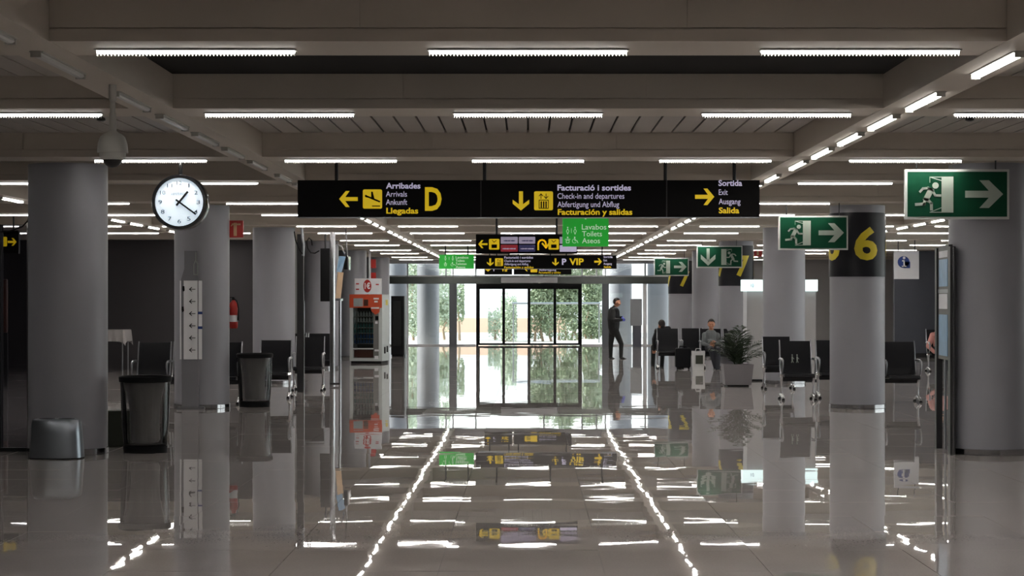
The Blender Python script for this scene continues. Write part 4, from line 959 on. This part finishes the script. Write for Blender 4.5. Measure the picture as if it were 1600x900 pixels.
# ================================================================= PLANTER WITH PALM
d = 36.3; x = XX(1151.5, d)
rt = empty('potted_palm', (x, d, 0), 'dark green palm in a square grey planter beside the seated man', 'potted plant')
mb = MB(); h = .42; a, b = .245, .285
mb.add([(x - a, d - a, .03), (x + a, d - a, .03), (x + a, d + a, .03), (x - a, d + a, .03), (x - b, d - b, h), (x + b, d - b, h), (x + b, d + b, h), (x - b, d + b, h),
        (x - b + .03, d - b + .03, h), (x + b - .03, d - b + .03, h), (x + b - .03, d + b - .03, h), (x - b + .03, d + b - .03, h), (x - b + .04, d - b + .04, h - .06), (x + b - .04, d - b + .04, h - .06), (x + b - .04, d + b - .04, h - .06), (x - b + .04, d + b - .04, h - .06)],
       [(3, 2, 1, 0), (0, 1, 5, 4), (1, 2, 6, 5), (2, 3, 7, 6), (3, 0, 4, 7), (4, 5, 9, 8), (5, 6, 10, 9), (6, 7, 11, 10), (7, 4, 8, 11), (8, 9, 13, 12), (9, 10, 14, 13), (10, 11, 15, 14), (11, 8, 12, 15)]); mb.build('planter', 'planter_grey', rt)
mb = MB(); mb.box(x - b + .045, x + b - .045, d - b + .045, d + b - .045, h - .09, h - .05); mb.build('soil', 'soil', rt)
mb = MB(); mb.box(x - .2, x + .2, d - .2, d + .2, 0, .03); mb.build('plinth', 'black_matte', rt)
rng = random.Random(3)
fronds = [(-62, .62, .62), (-45, .5, .70), (-20, .45, .72), (5, .15, .86), (25, .5, .72), (48, .85, .70), (60, .9, .58), (75, 1.05, .46), (-75, .55, .42), (10, .5, .6), (-30, .6, .5), (40, .6, .55), (0, .3, .78), (-12, .28, .8), (68, .6, .38), (-55, .35, .55)]
for i, (az, reach, hi) in enumerate(fronds):
    yaz = rng.uniform(-1, 1); dirv = Vector((math.sin(R(az)), math.copysign(abs(math.cos(R(az))) * .9, yaz) * rng.uniform(.2, 1), 0)); base = Vector((x + rng.uniform(-.06, .06), d + rng.uniform(-.06, .06), h - .06))
    pts = []
    for s_i in range(9):
        t_ = s_i / 8; pts.append(base + dirv * reach * (t_ ** 1.25) + Vector((0, 0, hi * (1.35 * t_ - .38 * t_ * t_ * (1.1 + reach * .5)))))
    mb = MB(); mb.tube(pts, [.009 - .0008 * q_ for q_ in range(9)], 5); st = mb.build('frond', 'leaf', rt)
    lf = MB()
    for s_i in range(3, 33, 2):
        t_ = s_i / 33 * 8; a_ = int(min(t_, 7)); p = pts[a_].lerp(pts[a_ + 1], t_ - a_); tg_ = (pts[a_ + 1] - pts[a_]).normalized()
        side = tg_.cross(Vector((0, 0, 1)));  side = side.normalized() if side.length > .05 else Vector((1, 0, 0))
        for sg in (-1, 1):
            L = .26 * math.sin(math.pi * (.15 + .8 * s_i / 33)) + .03; dr_ = (side * sg * .9 + tg_ * .75 + Vector((0, 0, rng.uniform(-.25, .12)))).normalized()
            wv_ = tg_.cross(dr_).cross(dr_).normalized() * .011
            e = p + dr_ * L + Vector((0, 0, -.04)); m_ = p + dr_ * L * .5 + Vector((0, 0, .005))
            lf.add([p, m_ + wv_, e, m_ - wv_], [(0, 1, 2, 3)])
    lf.build('leaflets', 'leaf', st, kind='stuff')
# ================================================================= LUGGAGE
d = 45.35; xa, xb = XX(1055, d), XX(1079, d)
rt = empty('suitcase', ((xa + xb) / 2, d, 0), 'large dark suitcase standing between the seats and the white bag', 'suitcase')
mb = MB(); mb.rbox(xa, xb, d - .13, d + .13, .04, .5, .04, 4); mb.build('shell', 'suitcase', rt, bevel=.02)
mb = MB(); mb.tube([(xa + .1, d, .5), (xa + .1, d, .54), (xb - .1, d, .54), (xb - .1, d, .5)], .012, 8); mb.build('handle', 'black_matte', rt)
for sx_ in (xa + .05, xb - .05):
    mb = MB(); mb.ball((sx_, d - .08, .025), .025, n=10, m=8); mb.build('wheel', 'black_matte', rt)
d = 44.9; xa, xb = XX(1080.5, d), XX(1101.5, d)
rt = empty('shopping_bag', ((xa + xb) / 2, d, 0), 'white shopping bag with a dark square print on the floor', 'bag')
mb = MB(); xm = (xa + xb) / 2; hw = (xb - xa) / 2; ht = ZZ(548, d)
mb.add([(xm - hw * .8, d - .07, 0), (xm + hw * .8, d - .07, 0), (xm + hw * .8, d + .07, 0), (xm - hw * .8, d + .07, 0), (xm - hw, d - .05, ht), (xm + hw, d - .05, ht - .03), (xm + hw, d + .05, ht), (xm - hw, d + .05, ht - .02)],
       [(3, 2, 1, 0), (0, 1, 5, 4), (1, 2, 6, 5), (2, 3, 7, 6), (3, 0, 4, 7)]); bg_ = mb.build('bag_body', 'paper_bag', rt)
mb = MB(); mb.box(XX(1086.5, d), XX(1098, d), d - .078, d - .072, ZZ(568.5, d), ZZ(555, d)); mb.build('printed_square', 'olive', bg_)
for yy in (-.05, .05):
    mb = MB(); mb.tube([(xm - .07, d + yy, ht - .02), (xm - .05, d + yy, ht + .05), (xm + .05, d + yy, ht + .05), (xm + .07, d + yy, ht - .02)], .006, 6); mb.build('handle', 'paper_bag', rt)
# grey information stand at the glass
d = 67.8; xa, xb = XX(985, d), XX(1003, d)
rt = empty('information_stand', ((xa + xb) / 2, d, 0), 'grey upright stand with dark lower half right of the standing guard', 'stand')
mb = MB(); mb.rbox(xa, xb, d, d + .15, ZZ(509, d), ZZ(467, d), .02, 3); mb.build('upper_panel', 'satin_steel', rt)
mb = MB(); mb.box(xa + .08, xb - .02, d + .02, d + .13, 0.0, ZZ(509, d)); mb.build('lower_panel', 'wall_slate', rt)
# ================================================================= PEOPLE
def person(name_label, segs, head_c, face_dir, tilt, mats, hair, extra=None, glove=None):
    """segs: list of (a, b, ra, rb, material index). One voxel-remeshed skin, materials by nearest bone."""
    hm = Vector(head_c); mb = MB()
    for a, b, ra, rb, mi in segs: mb.cap(a, b, ra, rb, 14)
    fd = Vector(face_dir).normalized(); up = Vector((0, 0, 1)); up = (up + fd * tilt).normalized(); rt_ = fd.cross(up).normalized(); up = rt_.cross(fd).normalized()
    Rm = Matrix((rt_, fd, up)).transposed()
    L = lambda x, y, z: hm + Rm @ Vector((x, y, z))
    mb.ball(hm + up * .015, .1, (.78, .95, 1.05), 20, 14, Rm); mb.ball(L(0, .025, -.045), .07, (.8, .95, 1.05), 16, 12, Rm); mb.ball(L(0, .055, -.085), .03, (1.1, .9, .8), 12, 8, Rm)
    mb.cap(L(0, .092, .018), L(0, .112, -.02), .010, .015, 10); mb.ball(L(0, .092, .032), .03, (1.7, .5, .45), 10, 8, Rm)
    mb.ball(L(0, .088, -.058), .02, (1.4, .6, .5), 10, 8, Rm)
    for s in (-1, 1):
        mb.ball(L(.079 * s, -.005, -.005), .03, (.35, .7, 1.1), 10, 8, Rm); mb.ball(L(.045 * s, .07, -.02), .028, n=10, m=8)
    me = bpy.data.meshes.new('body'); base = Vector((hm.x, hm.y, 0))
    me.from_pydata([v - base for v in mb.v], [], mb.f); o = bpy.data.objects.new('body', me); C.objects.link(o)
    rm = o.modifiers.new('r', 'REMESH'); rm.mode = 'VOXEL'; rm.voxel_size = .0095; rm.use_smooth_shade = True
    sm = o.modifiers.new('s', 'SMOOTH'); sm.iterations = 3; sm.factor = .5
    dg = bpy.context.evaluated_depsgraph_get(); dg.update(); m2 = bpy.data.meshes.new_from_object(o.evaluated_get(dg)); o.modifiers.clear(); o.data = m2; bpy.data.meshes.remove(me)
    m2.materials.clear()
    for x in mats: m2.materials.append(M[x])
    S_ = [(Vector(a) - base, Vector(b) - base, ra, rb, mi) for a, b, ra, rb, mi in segs]; hl = hm - base
    for p in m2.polygons:
        c = p.center; best = 1e9; bi = 0
        for a, b, ra, rb, mi in S_:
            ab = b - a; t = max(0, min(1, (c - a).dot(ab) / max(ab.length_squared, 1e-9))); dd_ = (c - a - ab * t).length - (ra + (rb - ra) * t)
            if dd_ < best: best = dd_; bi = mi
        if (c - hl).length - .1 < best - .004 and (c - hl).length < .15: bi = 0
        p.material_index = bi
    rt = empty('person', base, name_label, 'person'); o.parent = rt; o.name = 'body'
    hb = MB()
    hb.ball(L(0, -.008, .025), .108, (.8, .97, 1.0), 24, 16, Rm)
    keep = MB(); inv = Rm.inverted(); vs2 = hb.v; fs2 = []
    for f in hb.f:
        c = sum((vs2[i] for i in f), Vector()) / len(f); lc = inv @ (c - hm)
        if lc.z > .052 + .38 * max(lc.y, 0) or lc.y < -.02 and lc.z > -.045: fs2.append(f)
    keep.v = vs2; keep.f = fs2; keep.mi = [0] * len(fs2); hobj = keep.build('hair', hair, rt, smooth=True)
    so = hobj.modifiers.new('thick', 'SOLIDIFY'); so.thickness = .012
    for s in (-1, 1):
        e = MB(); e.ball(L(.03 * s, .083, .012), .0095, n=10, m=8); e.build('eye', 'black_gloss', rt, smooth=True)
    return rt
def hand(segs, w_, dirn, side, curl, mi, k=1.0):
    """palm and five fingers from wrist w_ along dirn; side = towards the thumb, curl = palm-ward direction"""
    w_ = Vector(w_); dn = Vector(dirn).normalized(); sd_ = Vector(side).normalized(); cu = Vector(curl).normalized()
    pk = w_ + dn * .075 * k
    for q in (-.03, -.01, .01, .03): segs.append((w_ + sd_ * q * .6, pk + sd_ * q, .017, .014, mi))
    for q, L in ((-.033, .058), (-.011, .072), (.011, .078), (.033, .07)):
        a = pk + sd_ * q; b = a + (dn + cu * .35).normalized() * L * .55 * k; c = b + (dn * .45 + cu).normalized() * L * .5 * k
        segs.append((a, b, .0100, .0092, mi)); segs.append((b, c, .0092, .0080, mi))
    a = w_ + sd_ * .022 + dn * .02; b = a + (sd_ * .8 + dn * .8).normalized() * .042; c = b + (dn + cu * .4 + sd_ * .1).normalized() * .034
    segs.append((a, b, .0135, .0115, mi)); segs.append((b, c, .0115, .0095, mi))
# standing guard, seen from his right-front, facing right
d = 53.6; X0 = XX(961, d); k = d / F
def g(px, py, dy=0): return Vector((XX(px, d), d + dy, ZZ(py, d)))
sg = []
J, T, G_, SH, SK = 1, 2, 3, 4, 0
sg += [(g(959, 512), g(959, 499, .01), .155, .175, J), (g(959, 499), g(959, 488), .178, .165, J), (g(956.5, 484.5, .15), g(961.5, 484.5, -.17), .085, .085, J), (g(960, 482), g(962.5, 477), .062, .056, SK), (g(959, 483), g(960.5, 480.5), .085, .07, J)]
sg += [(g(959, 512), g(959.5, 517), .145, .14, T), (g(957, 517, .07), g(954.5, 538, .07), .098, .068, T), (g(954.5, 538, .07), g(954.5, 557, .08), .068, .052, T),
       (g(961.5, 517, -.07), g(970.5, 537, -.08), .098, .068, T), (g(970.5, 537, -.08), g(970, 557, -.1), .066, .052, T)]
sg += [(g(953.5, 558.5, .08), g(959, 561.2, .06), .045, .034, SH), (g(959, 561.2, .06), g(960.5, 561.7, .05), .034, .028, SH), (g(969.5, 558.2, -.1), g(975, 560.8, -.13), .045, .034, SH), (g(975, 560.8, -.13), g(978.5, 561.6, -.14), .034, .027, SH)]
# arms folded: near arm (towards viewer) and far arm
e1 = g(957, 500, -.32); w1 = g(970, 499.5, -.30); e2 = g(963, 500, .2); w2 = g(972, 496, -.1)
sg += [(g(957.5, 486, -.2), e1, .076, .06, J), (e1, w1, .058, .042, J), (g(959, 485.5, .14), g(968, 497, .16), .064, .05, J), (g(968, 497, .16), w2, .05, .036, J)]
hand(sg, w1, (1, .35, -.02), (0, -.2, 1), (-.2, 1, 0), G_); hand(sg, w2, (.1, -1, -.15), (.3, 0, 1), (-1, 0, -.1), G_)
person('guard in black jacket and trousers, blue gloves, arms folded, standing near the doors', sg, g(963.7, 472.6, -.01), (.93, -.3, -.12), .15, ['skin', 'jacket_black', 'trousers_black', 'glove_blue', 'shoe'], 'hair_dark')
# seated man in a grey shirt
d = 45.2
sg = []
hip = g(1112, 549, .02); hz = .52
sg += [(g(1112, 542, .0), g(1111.5, 535, .03), .13, .145, J), (g(1111.5, 535, .06), g(1111, 524, .07), .15, .15, J), (g(1101.5, 523.5, .06), g(1121, 524, .06), .07, .07, J), (g(1111, 521, .05), g(1111.5, 515, .04), .06, .055, SK)]
sg += [(g(1107, 543.5, 0), g(1108.5, 546, -.42), .095, .07, T), (g(1108.5, 546, -.42), g(1115.5, 573.5, -.38), .066, .05, T), (g(1117, 543.5, 0), g(1119.5, 546, -.40), .095, .07, T), (g(1119.5, 546, -.4), g(1118, 576, -.5), .066, .05, T)]
sg += [(g(1114.5, 577.2, -.38), g(1114.0, 580.2, -.56), .042, .03, SH), (g(1118, 577.8, -.5), g(1119.5, 581.2, -.68), .042, .03, SH)]
eL = g(1098.5, 537, -.04); wL = g(1106.5, 540, -.24); eR = g(1124, 537, -.04); wR = g(1117, 535.5, -.28)
sg += [(g(1101, 524.5, .04), eL, .058, .05, J), (eL, wL, .047, .036, J), (g(1121.5, 525, .04), eR, .058, .05, J), (eR, wR, .047, .036, J)]
hand(sg, wL, (.95, -.25, .1), (0, -.3, 1), (0, 1, -.3), SK); hand(sg, wR, (-.95, -.15, .05), (0, -.3, 1), (0, 1, -.3), SK)
person('man in a grey shirt and dark trousers seated behind the palm planter', sg, g(1111.6, 506.8, .02), (-.1, -1, -.18), .15, ['skin', 'shirt_grey', 'trousers_navy', 'glove_blue', 'shoe'], 'hair_dark')
# traveller slumped on the far side of the bench, back to the viewer
d = 46.9
sg = [(g(1035, 539, 0), g(1034, 530, -.1), .14, .15, J), (g(1034, 530, -.1), g(1035, 520, -.2), .15, .14, J), (g(1026, 517, -.2), g(1043, 514, -.2), .075, .075, J), (g(1036, 514, -.22), g(1034, 510, -.26), .06, .055, J)]
sg += [(g(1028, 541, .04), g(1023, 543, .42), .09, .07, T), (g(1023, 543, .42), g(1021.5, 574, .38), .064, .05, T), (g(1040, 541, .04), g(1038, 543, .45), .09, .07, T), (g(1038, 543, .45), g(1036, 574, .45), .064, .05, T),
       (g(1021.5, 576.5, .38), g(1021, 574.8, .6), .042, .03, SH), (g(1036, 576, .45), g(1036, 574.5, .68), .042, .03, SH)]
e1 = g(1021, 530, -.1); w1 = g(1022, 546, .08); sg += [(g(1026, 517.5, -.2), e1, .06, .05, J), (e1, w1, .048, .038, J), (g(1043, 515, -.2), g(1049, 524, -.02), .058, .048, J), (g(1049, 524, -.02), g(1044, 538, .15), .046, .036, J)]
hand(sg, w1, (.05, .5, -1), (1, 0, 0), (0, 1, .2), SK); hand(sg, g(1044, 538, .15), (-.1, .6, -1), (-1, 0, 0), (0, 1, .2), SK)
person('slumped traveller in black seen from behind over the far left bench back', sg, g(1033, 507.5, -.2), (-.25, .9, -.35), .3, ['skin', 'jacket_black', 'trousers_black', 'glove_blue', 'shoe'], 'hair_dark')
# traveller in pink behind the notice board
d = 43.9
sg = [(g(1470, 545, 0), g(1468, 536, .03), .13, .15, J), (g(1468, 536, .03), g(1468, 526, .06), .15, .15, J), (g(1458, 524, .05), g(1478, 524, .05), .07, .07, J), (g(1468, 521, .04), g(1468, 514, .02), .06, .055, SK)]
sg += [(g(1464, 546, 0), g(1463, 548, -.42), .092, .07, T), (g(1463, 548, -.42), g(1463, 577, -.4), .066, .05, T), (g(1475, 546, 0), g(1477, 548, -.42), .092, .07, T), (g(1477, 548, -.42), g(1477, 577, -.4), .066, .05, T),
       (g(1463, 578.5, -.4), g(1463, 582, -.58), .042, .03, SH), (g(1477, 578.5, -.4), g(1477, 582, -.58), .042, .03, SH)]
e1 = g(1450.5, 541, .0); w1 = g(1457, 550, -.2); sg += [(g(1457, 526, .05), e1, .062, .056, J), (e1, w1, .05, .038, J), (g(1479, 526, .05), g(1483, 541, -.02), .06, .05, J), (g(1483, 541, -.02), g(1477, 549, -.22), .048, .036, J)]
hand(sg, w1, (.7, -.5, -.2), (0, -.4, 1), (0, .4, -1), SK); hand(sg, g(1477, 549, -.22), (-.6, -.6, -.1), (0, -.4, 1), (0, .4, -1), SK)
person('traveller in a pink top, mostly hidden behind the right notice board', sg, g(1468, 506, .02), (.3, -.9, -.2), .1, ['skin', 'pink_cloth', 'trousers_navy', 'glove_blue', 'shoe'], 'hair_dark')
# ================================================================= OUTSIDE
mb = MB(); mb.box(-60, 60, YG + .25, 190, -.4, -.02); mb.build('ground', 'pavement', kind='structure')
mb = MB(); d = 86; mb.box(XX(672, d), XX(885, d), d, d + .4, -.02, ZZ(497, d)); mb.build('garden_wall', 'terracotta', label='low salmon coloured garden wall outside the glass doors', cat='wall')
mb = MB(); mb.box(-9, 9, 84.6, 84.9, -.02, .22); mb.build('kerb', 'white', label='pale kerb in front of the salmon garden wall', cat='kerb')
mb = MB(); mb.box(-40, 40, 135, 137, -.02, 5.2); mb.build('far_wall', 'white', label='long white building wall far beyond the planting', cat='wall')
rt = empty('railing', (XX(868, 75), 75, 0), 'grey metal handrail outside the right half of the doors', 'railing')
mb = MB(); mb.tube([(XX(800, 75), 75, ZZ(474, 75)), (XX(938, 75), 75, ZZ(474, 75))], .04, 10); mb.build('rail', 'satin_steel', rt, smooth=True)
for px in (802, 936):
    mb = MB(); mb.tube([(XX(px, 75), 75, -.02), (XX(px, 75), 75, ZZ(474, 75))], .025, 8); mb.build('post', 'satin_steel', rt)
def shrub(px0, px1, py0, py1, d, n, label, m='foliage', seed=1, trunks=3, name='shrub', leafy=.075, cat='shrub', dens=1.):
    rg = random.Random(seed); xa, xb, za, zb = XX(px0, d), XX(px1, d), ZZ(py1, d), ZZ(py0, d); rt = empty(name, ((xa + xb) / 2, d, -.02), label, cat)
    cl = [(rg.uniform(xa + .2, xb - .2), d + rg.uniform(-.7, .7), rg.uniform(za + .25, zb - .25), rg.uniform(.3, .62)) for _ in range(int(26 * dens) + 4)]
    for q in range(trunks):
        bx = xa + (xb - xa) * (q + .5) / trunks; t_ = cl[q % len(cl)]
        mb = MB(); mb.tube([(bx, d, -.02), (bx + rg.uniform(-.1, .1), d, za * .5 + .2), (bx + rg.uniform(-.3, .3), d, za + .5), (t_[0], t_[1], max(t_[2], za + .6))], [.06, .05, .035, .02], 7); mb.build('trunk', 'trunk', rt, smooth=True)
    mb = MB()
    for _ in range(n):
        c = rg.choice(cl); v = Vector((rg.gauss(0, 1), rg.gauss(0, 1), rg.gauss(0, 1))).normalized() * c[3] * rg.uniform(.35, 1) ** .5
        p = Vector(c[:3]) + v; p.x = min(max(p.x, xa), xb); p.z = min(max(p.z, za - .15), zb + .1)
        a = Vector((rg.gauss(0, 1), rg.gauss(0, 1), rg.gauss(0, 1))).normalized(); b = a.orthogonal().normalized(); s = leafy * rg.uniform(.6, 1.3)
        mb.add([p - a * s, p + b * s * .45, p + a * s, p - b * s * .45], [(0, 1, 2, 3)])
    mb.build('foliage', m, rt, kind='stuff'); return rt
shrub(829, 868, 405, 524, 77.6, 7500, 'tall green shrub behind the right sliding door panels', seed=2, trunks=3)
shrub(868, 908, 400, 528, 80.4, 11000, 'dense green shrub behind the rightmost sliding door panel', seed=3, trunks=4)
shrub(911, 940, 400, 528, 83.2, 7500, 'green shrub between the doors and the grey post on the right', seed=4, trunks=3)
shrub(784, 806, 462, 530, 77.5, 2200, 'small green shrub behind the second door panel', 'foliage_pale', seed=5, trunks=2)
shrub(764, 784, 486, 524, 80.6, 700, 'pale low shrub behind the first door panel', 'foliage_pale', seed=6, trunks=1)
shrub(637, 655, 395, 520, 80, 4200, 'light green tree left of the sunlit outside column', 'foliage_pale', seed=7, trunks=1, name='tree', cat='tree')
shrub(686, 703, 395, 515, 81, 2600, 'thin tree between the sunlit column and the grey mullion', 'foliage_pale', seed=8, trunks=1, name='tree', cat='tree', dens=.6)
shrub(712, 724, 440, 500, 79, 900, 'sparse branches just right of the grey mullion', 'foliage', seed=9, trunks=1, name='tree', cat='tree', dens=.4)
